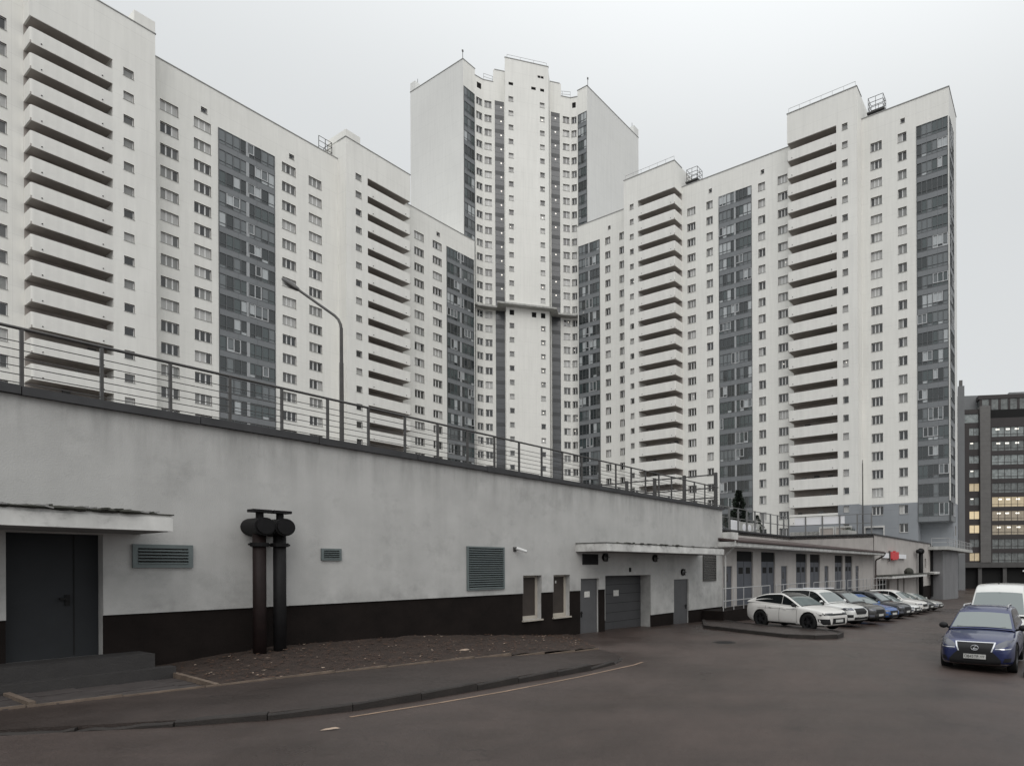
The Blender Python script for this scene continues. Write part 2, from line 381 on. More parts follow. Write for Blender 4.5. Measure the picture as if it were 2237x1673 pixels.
def put_window(root, Mx, kind, x, ztop, separate=False, hi=False, y=0.0, dark=False):
    w, h, n = WT[kind]
    Mo = Mx @ T(x, y, ztop - h)
    o = link('window', WMESH[kind], root, Mo)
    base = pick_glass(hi)
    g = []
    for k in range(n):
        g.append(base if random.random() < 0.72 else pick_glass(hi))
    if dark: g = [0] * n
    lit = (not dark) and random.random() < 0.035
    if separate:
        for k in range(n):
            link('pane', pane_mesh(kind, True, [g[k]]), o, T(-w/2 + w / n * (k + 0.5), 0, 0))
    else: link('pane', pane_mesh(kind, False, g), o)
    if lit:
        b = MB(); xx = random.uniform(-w*0.3, w*0.3); zz = h * random.uniform(0.5, 0.75); rr = random.uniform(0.07, 0.12)
        b.cyl((xx, 0.262, zz), (xx, 0.283, zz), rr, n=10); b.build('ceiling_lamp', M['lamp_on'], o)
    return o
def op_of(kind, x, ztop):
    w, h, n = WT[kind]; return (x - w/2, x + w/2, ztop - h, ztop)

# glazed loggia strip: one floor = frame and spandrel, with panes
_lg = {}
def loggia_mesh(w, npan, mid):
    key = (w, npan, mid)
    if key in _lg: return _lg[key]
    b = MB(); y0, y1 = -0.07, 0.10
    b.box(0, w, -0.05, 0.06, 0.0, 0.82, 1)
    for k in range(1, 3): b.box(w * k / 3 - 0.015, w * k / 3 + 0.015, -0.056, 0.05, 0.0, 0.82, 0)
    b.box(0, w, y0, y1, 0.82, 0.90); b.box(0, w, y0, y1, 2.92, 3.0); b.box(0, w, y0 + 0.02, y1, 1.33, 1.38)
    for k in range(npan + 1):
        x = w * k / npan; t = 0.045
        if k in (0, npan): b.box(max(0, x - 0.09), min(w, x + 0.09), y0 - 0.01, y1, 0.0, 3.0)
        else: b.box(x - t, x + t, y0, y1, 0.90, 2.92)
    if mid: b.box(w/2 - 0.19, w/2 + 0.19, y0 - 0.015, y1, 0.82, 2.95, 2)
    me = b.mesh('loggia', [M['frame_g'], M['spandrel'], M['post_l']]); _lg[key] = me
    return me
_lp = {}
def loggia_pane(pw, g1, g2):
    key = (round(pw, 3), g1, g2)
    if key in _lp: return _lp[key]
    b = MB()
    b.quad((0.03, 0, 1.37), (pw - 0.03, 0, 1.37), (pw - 0.03, 0, 2.93), (0.03, 0, 2.93), 0)
    b.quad((0.03, 0, 0.88), (pw - 0.03, 0, 0.88), (pw - 0.03, 0, 1.34), (0.03, 0, 1.34), 1)
    me = b.mesh('glazing_pane', [M['loggia_glass'][g1], M['loggia_glass'][g2]]); _lp[key] = me
    return me
def loggia_floor(root, Mx, x, z, w, npan, mid=True, separate=False, hi=False):
    o = link('loggia', loggia_mesh(w, npan, mid), root, Mx @ T(x, 0, z))
    pw = w / npan
    base = random.choice([0, 0, 1, 1, 2] if not hi else [1, 2, 2, 3, 2])
    gs = []
    for k in range(npan):
        if k == npan // 2: base = random.choice([0, 0, 1, 1, 2] if not hi else [1, 2, 2, 3, 1])
        g1 = base if random.random() < 0.68 else random.choice([0, 0, 1, 2, 3]); g2 = g1 if random.random() < 0.75 else random.choice([0, 1, 2, 3])
        if mid and k in (npan//2 - 1, npan//2) and random.random() < 0.62: g1 = g2 = 0
        if not mid and npan == 6 and k == 0 and random.random() < 0.8: g1 = g2 = 0
        gs.append((g1, g2))
    if npan >= 4 and random.random() < 0.6:
        # some flats have pale replacement sashes
        b = MB(); ka = random.randrange(0, npan - 1); kb = min(npan, ka + random.choice([1, 2, 2, 3])); t = 0.05
        xa, xb = pw * ka + 0.06, pw * kb - 0.06; zl = random.choice([0.92, 1.40]); zh = 2.90
        b.box(xa, xb, -0.085, -0.02, zl, zl + 2*t); b.box(xa, xb, -0.085, -0.02, zh - t, zh)
        for k in range(ka, kb + 1): xx = min(max(pw * k, xa + t), xb - t); b.box(xx - t, xx + t, -0.085, -0.02, zl + 2*t, zh - t)
        b.build('sash', M['sash_pale'], o)
        for k in range(ka, kb):
            if random.random() < 0.7: gs[k] = (random.choice([2, 3, 3] if hi else [0, 2, 3]), gs[k][1])
    if separate:
        for k, (a, b_) in enumerate(gs): link('glazing_pane', loggia_pane(pw, a, b_), o, T(pw * k, 0.02, 0))
    else:
        b = MB()
        for k, (a, b_) in enumerate(gs):
            xx = pw * k
            b.quad((xx + 0.03, 0.02, 1.37), (xx + pw - 0.03, 0.02, 1.37), (xx + pw - 0.03, 0.02, 2.93), (xx + 0.03, 0.02, 2.93), a)
            b.quad((xx + 0.03, 0.02, 0.88), (xx + pw - 0.03, 0.02, 0.88), (xx + pw - 0.03, 0.02, 1.34), (xx + 0.03, 0.02, 1.34), b_)
        b.build('glazing', M['loggia_glass'], o)
    return o

def coping(root, pts, z, w=0.5, h=0.22, name='coping', m='coping'):
    # a thin metal cap running along a roof edge (pts in plan)
    b = MB()
    for (xa, ya), (xb, yb) in zip(pts, pts[1:]):
        d = Vector((xb - xa, yb - ya)); L_ = d.length; a = math.atan2(d.y, d.x)
        b.M = T(xa, ya, z) @ RZ(a); b.box(-0.06, L_ + 0.06, -0.08, w, 0, h)
    return b.build(name, M[m], root)
def rail_mesh(pts, h, r=0.035, post=2.0, mids=(0.5,)):
    b = MB()
    for (xa, ya, za), (xb, yb, zb) in zip(pts, pts[1:]):
        A_, B_ = Vector((xa, ya, za)), Vector((xb, yb, zb)); n = max(1, round((B_ - A_).length / post))
        for k in range(n + 1):
            p = A_.lerp(B_, k / n); b.cyl(p, p + Vector((0, 0, h)), r, n=6)
        for m_ in list(mids) + [1.0]:
            b.cyl(A_ + Vector((0, 0, h * m_)), B_ + Vector((0, 0, h * m_)), r, n=6)
    return b

# ------------------------------------------------------------------ balcony block (stair tower with open galleries)
P_ = 2.5
def balcony_mesh(x0, x1, open_side):
    # slab and parapet; wraps round the open end with a softened corner
    b = MB(); t = 0.14; H = 1.74
    b.box(x0 + 0.02, x1 - 0.02, -P_ + 0.02, -0.03, -0.055, 0.22, 2)
    r = 0.22
    def wall(pts):
        for (xa, ya), (xb, yb) in zip(pts, pts[1:]):
            d = Vector((xb - xa, yb - ya)); a = math.atan2(d.y, d.x)
            b.M = T(xa, ya, 0) @ RZ(a); b.box(-0.01, d.length + 0.01, 0, t, -0.06, H)
        b.M = Matrix()
    arc = lambda cx, cy, a0, a1, n=4: [(cx + r * cos(a0 + (a1 - a0) * k / n), cy + r * sin(a0 + (a1 - a0) * k / n)) for k in range(n + 1)]
    if open_side == 'right':
        wall([(x0, -P_)] + arc(x1 - r, -P_ + r, -pi/2, 0) + [(x1, -0.03)])
    else:
        wall([(x0, -0.03)] + arc(x0 + r, -P_ + r, pi, 3*pi/2) + [(x1, -P_)])
    for x in (x0 + 0.9, x1 - 0.9):
        b.cyl((x, -P_ - 0.10, 0.28), (x, -P_ + 0.05, 0.28), 0.06, n=6, mi=1)
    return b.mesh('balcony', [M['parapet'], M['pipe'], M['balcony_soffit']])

def gallery_block(root, x0, x1, xs, side, kmin, kmax, ztop, z_base, notch=None, grey_below=None):
    """x0..x1 extent, xs = boundary between stairwell and galleries, side = which end is open."""
    sx0, sx1 = (x0, xs) if side == 'right' else (xs, x1)
    bx0, bx1 = (xs, x1) if side == 'right' else (x0, xs)
    wx = sx0 + 2.0 if side == 'right' else xs + 1.45
    ops = [op_of('stair', wx, 3*k + 0.1) for k in range(kmin, kmax + 1)]
    def shell(za, zb, m, nm):
        b = MB(); b.facade(sx0, sx1, za, zb, ops, y=-P_)
        b.quad((sx0, -P_, za), (sx0, -P_, zb), (sx0, 0, zb), (sx0, 0, za)); b.quad((sx1, -P_, zb), (sx1, -P_, za), (sx1, 0, za), (sx1, 0, zb))
        return b.build(nm, [M[m], M['reveal']], root)
    z_s = 3*kmax + 0.3
    if grey_below: shell(z_base, grey_below, 'grey_band', 'stairwell_base'); shell(grey_below, z_s, 'panel', 'stairwell')
    else: shell(z_base, z_s, 'panel', 'stairwell')
    for k in range(kmin, kmax + 1):
        put_window(root, T(0, -P_, 0), 'stair', wx, 3*k + 0.1, hi=k > 13)
    b = MB(); b.box(x0, x1, -P_, 8.0, z_s, ztop); b.build('roof_housing', M['panel'], root)
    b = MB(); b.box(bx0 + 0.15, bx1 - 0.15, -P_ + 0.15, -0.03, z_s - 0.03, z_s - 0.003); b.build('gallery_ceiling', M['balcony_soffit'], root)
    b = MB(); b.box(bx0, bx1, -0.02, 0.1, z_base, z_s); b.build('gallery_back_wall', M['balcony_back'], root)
    me = balcony_mesh(bx0, bx1, side)
    for k in range(kmin - 1, kmax):
        o = link('balcony', me, root, T(0, 0, 3*k + 0.3))
        if random.random() < 0.55:
            a = MB()
            for _ in range(random.randint(1, 4)):
                xx = random.uniform(bx0 + 0.8, bx1 - 1.6); zz = random.uniform(1.55, 2.1)
                a.box(xx, xx + random.uniform(0.5, 0.9), -0.42, -0.03, zz, zz + 0.55)
            a.build('air_conditioner', M['ac'], o)
        if random.random() < 0.8:
            a = MB(); xx = random.uniform(bx0 + 1.0, bx1 - 2.5); a.box(xx, xx + 0.95, -0.08, 0.02, 0.23, 2.35); a.build('balcony_door', GL[1], o)
    pts = [(x0, 0), (x0, -P_), (x1, -P_), (x1, 0)]
    coping(root, pts, ztop, 0.3, 0.12)
    return z_s

# ------------------------------------------------------------------ left wing
def left_wing():
    R = thing('apartment_building', 'long white apartment wing receding on the left, with grey glazed strip and open galleries', 'building', F_L)
    x0, roof, zb = -92.0, 71.3, -2.0
    ks = range(6, 23)
    cols = [('three', -47.95), ('three', -44.4), ('three', -33.7), ('three', -29.95)]
    cols2 = [('three', -12.15), ('three', -8.42)]
    near = [('three', -63.1), ('three', -67.0)]
    ops = [op_of(k_, x, 3.0*k) for k_, x in cols + cols2 + near for k in ks]
    ops += [op_of('vent', x, 67.9) for x in (-44.2, -33.3)] + [op_of('vent', -8.2, 68.0)]
    ops += [(-42.63, -35.62, 15.15, 66.15, 0.12), (-6.44, -0.25, 15.15, 66.15, 0.12)]
    b = MB()
    b.facade(x0, -15.4, zb, roof, ops); b.facade(-15.4, 0.0, zb, roof - 1.1, ops)
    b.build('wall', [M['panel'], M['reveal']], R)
    b = MB(); b.box(x0, -15.4, 0.3, 14, zb, roof - 0.05); b.box(-15.4, 0, 0.3, 14, zb, roof - 1.15); b.build('core', M['panel'], R)
    for kind, x in cols: 
        for k in ks: put_window(R, Matrix(), kind, x, 3.0*k, separate=x < -40, hi=k > 12)
    for kind, x in cols2 + near:
        for k in ks: put_window(R, Matrix(), kind, x, 3.0*k, hi=k > 13)
    for x in (-44.2, -33.3): put_window(R, Matrix(), 'vent', x, 67.9, dark=True)
    put_window(R, Matrix(), 'vent', -8.2, 68.0, dark=True)
    for k in range(6, 23): loggia_floor(R, Matrix(), -42.63, 3.0*k - 2.85, 7.01, 8, separate=True, hi=k > 17)
    for k in range(6, 23): loggia_floor(R, Matrix(), -6.44, 3.0*k - 2.85, 6.19, 8, hi=False)
    gallery_block(R, -26.5, -15.4, -23.0, 'right', 6, 23, 74.2, zb)
    gallery_block(R, -60.9, -50.1, -54.1, 'left', 6, 22, 72.6, zb)
    # raised parapet pieces beside the roof hatches
    b = MB(); b.box(-26.5, -24.2, -P_ - 0.003, 3, 74.36, 75.5); b.build('parapet_upstand', M['panel'], R)
    b = MB(); b.box(-52.1, -50.1, -P_ - 0.003, 3, 72.73, 74.2); b.build('parapet_upstand', M['panel'], R)
    coping(R, [(x0, 0), (-15.4, 0)], roof, 0.4, 0.13); coping(R, [(-15.4, 0), (-0.2, 0)], roof - 1.1, 0.4, 0.13)
    rb = rail_mesh([(-28.9, 1.0, 71.5), (-26.9, 1.0, 71.5), (-26.9, 3.5, 71.5)], 2.6, 0.05, 1.0, (0.35, 0.7)); rb.build('roof_ladder_cage', M['rail'], R)
    return R
left_wing()

# ------------------------------------------------------------------ right wing
def right_wing():
    R = thing('apartment_building', 'white apartment wing on the right stepping towards the camera, grey painted base', 'building', F_R)
    roof, zb, gb = 76.6, -3.0, 12.3
    cols = [('two', 8.55, 5), ('two', 12.4, 5), ('three', 29.65, 4), ('two', 33.8, 4), ('two', 44.9, 3), ('three', 49.08, 3), ('three', 65.97, 4), ('two', 70.2, 3)]
    ops = [op_of(k_, x, 3.0*k) for k_, x, m in cols for k in range(m, 25)]
    vents = (9.0, 34.0, 45.1, 70.3)
    ops += [op_of('vent', x, 74.3) for x in vents]
    ops += [(0.3, 6.35, 15.15, 72.15, 0.12), (35.83, 42.85, 9.15, 72.15, 0.12), (72.45, 77.25, 9.15, 72.15, 0.12)]
    gates = [(63.9, 66.9, 3.0, 8.5, 0.5)]
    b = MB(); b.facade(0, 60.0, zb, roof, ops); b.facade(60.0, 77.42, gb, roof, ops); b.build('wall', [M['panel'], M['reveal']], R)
    b = MB(); b.facade(60.0, 72.45, zb, gb, ops + gates); b.build('grey_base_wall', [M['grey_band'], M['reveal']], R)
    b = MB(); b.quad((72.45, 2.6, zb), (77.4, 2.6, zb), (77.4, 2.6, 9.15), (72.45, 2.6, 9.15)); b.quad((72.45, 0, 9.15), (72.45, 0, zb), (72.45, 2.6, zb), (72.45, 2.6, 9.15))
    b.quad((72.45, 0, 9.12), (72.45, 2.6, 9.12), (77.42, 2.6, 9.12), (77.42, 0, 9.12)); b.build('undercroft', M['grey_band'], R)
    # white-framed shop entrances at terrace level
    b = MB()
    for a, c, y in ((63.9, 66.9, 0), (56.9, 59.2, -P_), (59.7, 62.2, -P_)):
        b.box(a - 0.2, c + 0.2, y - 0.12, y - 0.003, 8.5, 8.78); b.box(a - 0.2, a, y - 0.12, y - 0.003, 3.0, 8.5); b.box(c, c + 0.2, y - 0.12, y - 0.003, 3.0, 8.5)
    b.build('entrance_surround', M['white_paint'], R)
    b = MB(); b.box(63.9, 66.9, 0.45, 0.5, 3.0, 8.5); b.build('entrance_glazing', GL[0], R)
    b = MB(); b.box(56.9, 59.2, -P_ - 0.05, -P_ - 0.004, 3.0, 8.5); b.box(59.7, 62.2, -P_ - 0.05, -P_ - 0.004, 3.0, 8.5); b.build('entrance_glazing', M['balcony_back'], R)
    b = MB(); b.box(51.1, 60.0, -P_, -0.03, zb, 9.2); b.build('gallery_base', M['grey_band'], R)
    # end face beyond the corner
    E = T(77.42, 0, 0) @ RZ(pi/2)
    b = MB(E); eo = [(0.2, 4.2, 9.15, 72.15, 0.12)]
    b.facade(0, 7.2, 12.3, roof, eo); b.build('end_wall', [M['blank'], M['reveal']], R)
    b = MB(E); b.facade(2.6, 7.2, zb, 12.3, [(4.4, 5.3, 3, 6.2), (4.4, 5.3, 7, 8.6)]); b.build('end_base_wall', [M['grey_band'], M['reveal']], R)
    for k in range(4, 25): loggia_floor(R, E, 0.2, 3.0*k - 2.85, 4.0, 4, mid=False)
    b = MB(); b.box(0.0, 72.4, 0.3, 7.15, zb, roof - 0.05); b.box(72.4, 77.2, 2.65, 7.15, zb, 9.1); b.box(72.4, 77.25, 0.3, 7.15, 9.2, roof - 0.05); b.build('core', M['grey_band'], R)
    for kind, x, m in cols:
        for k in range(m, 25): put_window(R, Matrix(), kind, x, 3.0*k, hi=k > 15)
    for x in vents: put_window(R, Matrix(), 'vent', x, 74.3, dark=True)
    for k in range(6, 25): loggia_floor(R, Matrix(), 0.3, 3.0*k - 2.85, 6.05, 6)
    for k in range(4, 25):
        loggia_floor(R, Matrix(), 35.83, 3.0*k - 2.85, 7.02, 8, hi=k > 16)
        loggia_floor(R, Matrix(), 72.45, 3.0*k - 2.85, 4.8, 6, mid=False, hi=k > 14)
    gallery_block(R, 15.0, 27.45, 18.55, 'right', 4, 25, 80.4, zb)
    gallery_block(R, 51.1, 63.5, 60.0, 'left', 3, 25, 80.4, zb, grey_below=gb)
    coping(R, [(0, 0), (77.42, 0), (77.42, 7.2)], roof, 0.4, 0.13)
    for xa, xb in ((15.2, 27.2), (51.3, 63.2)):
        rail_mesh([(xa, -2.2, 80.5), (xb, -2.2, 80.5)], 1.0, 0.035, 2.0, ()).build('roof_railing', M['rail_l'], R)
    for xa in (27.6, 63.9):
        rb = rail_mesh([(xa + 0.6, 0.6, 77.6), (xa + 3.1, 0.6, 77.6), (xa + 3.1, 2.4, 77.6), (xa + 0.6, 2.4, 77.6), (xa + 0.6, 0.6, 77.6)], 2.5, 0.045, 1.0, (0.35, 0.68)); 
        rb.box(xa + 0.4, xa + 3.3, 0.4, 2.6, 77.5, 77.7)
        for px_ in (xa + 0.6, xa + 3.1): rb.cyl((px_, 0.6, 76.5), (px_, 0.6, 77.6), 0.06, n=6)
        rb.build('roof_access_cage', M['rail'], R)
    return R
right_wing()

# ------------------------------------------------------------------ central tower
def tower():
    R = thing('tower_block', 'tallest white tower in the middle with blank end walls and dark glass strips', 'tower', F_T)
    zb = -2.0
    top_slab, top_fac, top_strip, top_c = 107.6, 106.3, 109.0, 110.0
    ks = [k for k in range(7, 35) if k != 19]
    # half plan in local coordinates (x, y with +y back); mirrored for the other half
    A1, F0, F1, F2, C0 = (-12.46, -0.21), (-10.46, 1.81), (-8.97, 2.62), (-4.65, 2.62), (-4.385, 0.0)
    q = 17.9 * 0.7071
    A0 = (A1[0] - q, A1[1] + q)
    for sg in (-1, 1):
        mir = (lambda p: p) if sg == -1 else (lambda p: (-p[0], p[1]))
        def seg(pa, pb, za, zt, ops, m='panel', nm='wall', rm='reveal'):
            a, b_ = (mir(pa), mir(pb)) if sg == -1 else (mir(pb), mir(pa))
            d = Vector((b_[0] - a[0], b_[1] - a[1])); Mx = T(a[0], a[1], 0) @ RZ(math.atan2(d.y, d.x)); Ln = d.length
            o2 = [((Ln - o[1]) if sg == 1 else o[0], (Ln - o[0]) if sg == 1 else o[1]) + tuple(o[2:]) for o in ops]
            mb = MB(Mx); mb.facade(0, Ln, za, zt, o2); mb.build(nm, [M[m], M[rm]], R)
            return Mx, Ln
        fx = lambda x, Ln: Ln - x if sg == 1 else x
        seg(A0, A1, zb, top_slab, [], 'blank', 'end_wall')
        Mx, Ln = seg(A1, F0, zb, top_slab, [(0.1, 2.7, 21.15, 102.15, 0.12)])
        for k in range(8, 35): loggia_floor(R, Mx, fx(2.7, Ln) if sg == 1 else 0.1, 3.0*k - 2.85, 2.6, 3, mid=False, hi=True)
        Mx, Ln = seg(F0, F1, zb, top_fac, [op_of('narrow', 0.86, 3.0*k) for k in ks + [19]] + [(0.4, 1.3, 104.0, 105.2)])
        for k in ks + [19]: put_window(R, Mx, 'narrow', fx(0.86, Ln), 3.0*k, dark=(k == 19))
        mb = MB(Mx); xx = fx(0.85, Ln); mb.box(xx - 0.45, xx + 0.45, 0.2, 0.27, 104.0, 105.2); mb.build('vent_grille', M['black'], R)
        Mx, Ln = seg(F1, F2, zb, top_fac, [op_of('two', 0.95, 3.0*k) for k in ks + [19]] + [(2.29, 4.15, 10, 102.4, 0.15)])
        for k in ks + [19]: put_window(R, Mx, 'two', fx(0.95, Ln), 3.0*k, hi=k > 13)
        # dark stair strip: one panel per storey, with a lamp behind most of them
        xa, xb = sorted((fx(2.29, Ln), fx(4.15, Ln)))
        for k in range(5, 34):
            z0 = 3.0*k + 0.4
            mb = MB(Mx); mb.box(xa, xb, 0.06, 0.15, z0, z0 + 2.2, 0); mb.box(xa, xb, 0.03, 0.15, z0 + 2.2, z0 + 3.0, 1); mb.box(xa, xb, 0.05, 0.1, z0 + 1.0, z0 + 1.06, 1)
            po = mb.build('strip_panel', [M['strip'], M['strip_band']], R)
            if k > 19 and random.random() < 0.82:
                lb = MB(Mx); xm = xa + (xb - xa) * (0.68 if sg == -1 else 0.5); lb.cyl((xm, 0.02, z0 + 1.75), (xm, 0.055, z0 + 1.75), 0.14, n=10); lb.build('stair_lamp', M['lamp_on'], po)
        mb = MB(Mx); mb.box(min(fx(2.0, Ln), fx(4.3, Ln)), max(fx(2.0, Ln), fx(4.3, Ln)), -0.003, 6, top_fac - 0.5, top_strip); mb.build('strip_housing', M['panel'], R)
        seg(F2, C0, zb, top_strip, [])
        coping(R, [mir(A0), mir(A1)] if sg == -1 else [mir(A1), mir(A0)], top_slab, 0.35, 0.13)
        coping(R, [mir(A1), mir(F0)] if sg == -1 else [mir(F0), mir(A1)], top_slab, 0.35, 0.13)
        coping(R, [mir(F0), mir(F1), mir((-7.0, 2.62))] if sg == -1 else [mir((-7.0, 2.62)), mir(F1), mir(F0)], top_fac, 0.35, 0.13)
        # raised corner of the end wall
        a0, a1 = mir(A0), mir((A0[0] + 1.2, A0[1] - 1.2))
        pa, pb = (a0, a1) if sg == -1 else (a1, a0)
        d = Vector((pb[0] - pa[0], pb[1] - pa[1])); mb = MB(T(pa[0], pa[1], 0) @ RZ(math.atan2(d.y, d.x)))
        mb.box(0, d.length, 0.003, 1.2, top_slab + 0.2, top_slab + 2.0); mb.build('parapet_upstand', M['blank'], R)
        # antennas on the slab corners
        mb = MB(); ax, ay = mir((A1[0] - 0.2, A1[1] + 1.0)); mb.cyl((ax, ay, top_slab), (ax, ay, top_slab + 2.6), 0.06, n=6); mb.box(ax - 0.15, ax + 0.15, ay - 0.15, ay + 0.15, top_slab + 2.3, top_slab + 2.6); mb.build('antenna', M['rail'], R)
        mb = MB(); ax, ay = mir((A0[0] + 1.6, A0[1] - 0.6)); mb.cyl((ax, ay, top_slab), (ax, ay, top_slab + 2.9), 0.05, n=6); mb.build('antenna', M['rail'], R)
        x_ = [mir(F1), mir((-5.5, 3.2))]; rb = rail_mesh([(x_[0][0], x_[0][1] + 0.8, top_fac + 0.1), (x_[1][0], x_[1][1] + 0.8, top_fac + 0.1)], 1.9, 0.045, 1.5, (0.33, 0.66)); rb.build('roof_railing', M['rail_l'], R)
    # front bay
    ops = []
    for k in ks: ops += [op_of('stair', -3.2, 3.0*k), op_of('stair', 3.1, 3.0*k)]
    dv = [(-3.65, -2.75, 104.4, 105.0), (0.9, 1.8, 104.4, 105.0), (2.7, 3.5, 104.4, 105.0), (2.2, 2.75, 107.2, 107.7), (2.85, 3.4, 107.2, 107.7), (-3.65, -2.75, 55.7, 56.8), (0.8, 1.7, 55.7, 56.8), (2.65, 3.55, 55.7, 56.8)]
    b = MB(); b.facade(-4.385, 4.385, zb, top_c, ops + dv); b.build('front_bay_wall', [M['panel'], M['reveal']], R)
    for k in ks:
        for x in (-3.2, 3.1):
            o = put_window(R, Matrix(), 'stair', x, 3.0*k, hi=k > 12)
            if x > 0 and 20 > k > 14 or (x > 0 and random.random() < 0.25):
                lb = MB(); lb.cyl((-0.05, 0.262, 0.5), (-0.05, 0.283, 0.5), 0.13, n=10); lb.build('stair_lamp', M['lamp_on'], o)
    b = MB()
    for o in dv: b.box(o[0], o[1], 0.2, 0.27, o[2], o[3])
    b.build('vent_grille', M['black'], R)
    b = MB(); b.quad((-4.385, 0, zb), (-4.385, 0, top_c), (-4.385, 8, top_c), (-4.385, 8, zb)); b.quad((4.385, 0, top_c), (4.385, 0, zb), (4.385, 8, zb), (4.385, 8, top_c)); b.box(-4.38, 4.38, 0.35, 8, top_c - 6, top_c - 0.05)
    b.build('front_bay_side', M['panel'], R)
    coping(R, [(-4.385, 0), (4.385, 0)], top_c, 0.35, 0.13)
    coping(R, [(-6.65, 2.62), (-4.4, 2.62)], top_strip, 0.35, 0.13); coping(R, [(4.4, 2.62), (6.65, 2.62)], top_strip, 0.35, 0.13)
    rail_mesh([(-4.0, 0.6, top_c), (4.0, 0.6, top_c)], 1.2, 0.04, 2.6, ()).build('roof_railing', M['rail_l'], R)
    # ledge running round the facade above the thirteenth storey
    ring = [(-13.2, -1.0), (-11.55, -1.15), (-9.9, 0.8), (-6.2, 1.0), (-5.9, -1.6), (5.9, -1.6), (6.2, 1.0), (9.9, 0.8), (11.55, -1.15), (13.2, -1.0)]
    inner = [(13.2, 0.4), (10.3, 2.2), (8.9, 3.0), (4.3, 3.0), (4.3, 0.1), (-4.3, 0.1), (-4.3, 3.0), (-8.9, 3.0), (-10.3, 2.2), (-13.2, 0.4)]
    b = MB()
    for k in range(len(ring) - 1):
        i0, i1 = inner[len(inner) - 1 - k], inner[len(inner) - 2 - k]
        dz = 0.002 * (k % 3)
        b.prism([ring[k], ring[k + 1], i1, i0], 57.35 - dz, 57.7 + dz)
    b.build('ledge', M['canopy_slab'], R)
    # solid core behind the facades
    b = MB(); poly = [A1, (-11.0, 1.9), (-9.0, 3.0), (-4.7, 3.1), (4.7, 3.1), (9.0, 3.0), (11.0, 1.9), (12.46, -0.21), (-A0[0], A0[1]), (-A0[0] - 8, A0[1] + 8), (A0[0] + 8, A0[1] + 8), A0]
    poly = [(x * 0.995, y + 0.35) for x, y in poly]
    b.prism(poly, zb, 106.1); b.build('core', M['blank'], R)
    return R
tower()

# ------------------------------------------------------------------ ground
def build_ground():
    xs = [-600, -40, -20, -10, 0, 3.5, 7.5, 20, 55, 700]; ys = [-200, -40, -5, 5, 15, 25, 40, 60, 85, 110, 900]
    b = MB(); n = len(ys)
    pts = [(x, y, ground_z(x, y)) for x in xs for y in ys]
    f = [(i*n + j, (i+1)*n + j, (i+1)*n + j + 1, i*n + j + 1) for i in range(len(xs) - 1) for j in range(n - 1)]
    b.add(pts, f); struct(b.build('road', M['asphalt']))
build_ground()

# ------------------------------------------------------------------ low service building with the parking deck on top
def door_part(R, x0, x1, z0, z1, y, m, leaves=1, handle=True, window=False, panels=0, name='door'):
    b = MB(); b.box(x0, x1, y, y + 0.06, z0, z1)
    o = b.build(name, M[m], R)
    w = (x1 - x0) / leaves
    if leaves > 1 or panels:
        b = MB()
        for k in range(1, leaves): b.box(x0 + w*k - 0.008, x0 + w*k + 0.008, y - 0.004, y + 0.01, z0 + 0.02, z1 - 0.02)
        for k in range(1, panels): zz = z0 + (z1 - z0) * k / panels; b.box(x0 + 0.02, x1 - 0.02, y - 0.004, y + 0.01, zz - 0.008, zz + 0.008)
        b.build('seam', M['black'], o)
    if handle:
        b = MB(); hx = x1 - 0.14 if handle == 'right' else x0 + 0.12
        hz = z0 + 0.98
        b.box(hx - 0.03, hx + 0.03, y - 0.02, y, hz - 0.12, hz + 0.1); b.box(hx - 0.13, hx + 0.02, y - 0.06, y - 0.03, hz + 0.02, hz + 0.06); b.box(hx - 0.01, hx + 0.02, y - 0.06, y, hz + 0.02, hz + 0.06)
        b.build('handle', M['black'], o)
    if window:
        b = MB(); xm = (x0 + x1) / 2; b.box(xm - 0.1, xm + 0.12, y - 0.006, y + 0.01, z0 + 1.35, z0 + 1.8); b.build('pane', GL[0], o)
    return o
def louvre_part(R, x0, x1, z0, z1, n, m='louvre', fr=0.09, y=-0.05):
    b = MB()
    b.box(x0, x1, y, 0.03, z0, z0 + fr); b.box(x0, x1, y, 0.03, z1 - fr, z1); b.box(x0, x0 + fr, y, 0.03, z0 + fr, z1 - fr); b.box(x1 - fr, x1, y, 0.03, z0 + fr, z1 - fr)
    o = b.build('vent', M[m], R)
    b = MB(); b.box(x0 + fr, x1 - fr, 0.0, 0.02, z0 + fr, z1 - fr); b.build('backing', M['black'], o)
    h = (z1 - z0 - 2*fr) / n
    for k in range(n):
        z = z0 + fr + h * k
        b = MB(); b.add([(x0 + fr, y - 0.015, z + 0.36*h), (x1 - fr, y - 0.015, z + 0.36*h), (x1 - fr, -0.005, z + 0.6*h), (x0 + fr, -0.005, z + 0.6*h),
                         (x0 + fr, y - 0.015, z + 0.02*h), (x1 - fr, y - 0.015, z + 0.02*h), (x1 - fr, -0.005, z + 0.40*h), (x0 + fr, -0.005, z + 0.40*h)],
                        [(0, 1, 2, 3), (7, 6, 5, 4), (4, 5, 1, 0), (5, 6, 2, 1), (6, 7, 3, 2), (7, 4, 0, 3)])
        b.build('slat', M[m], o)
    return o
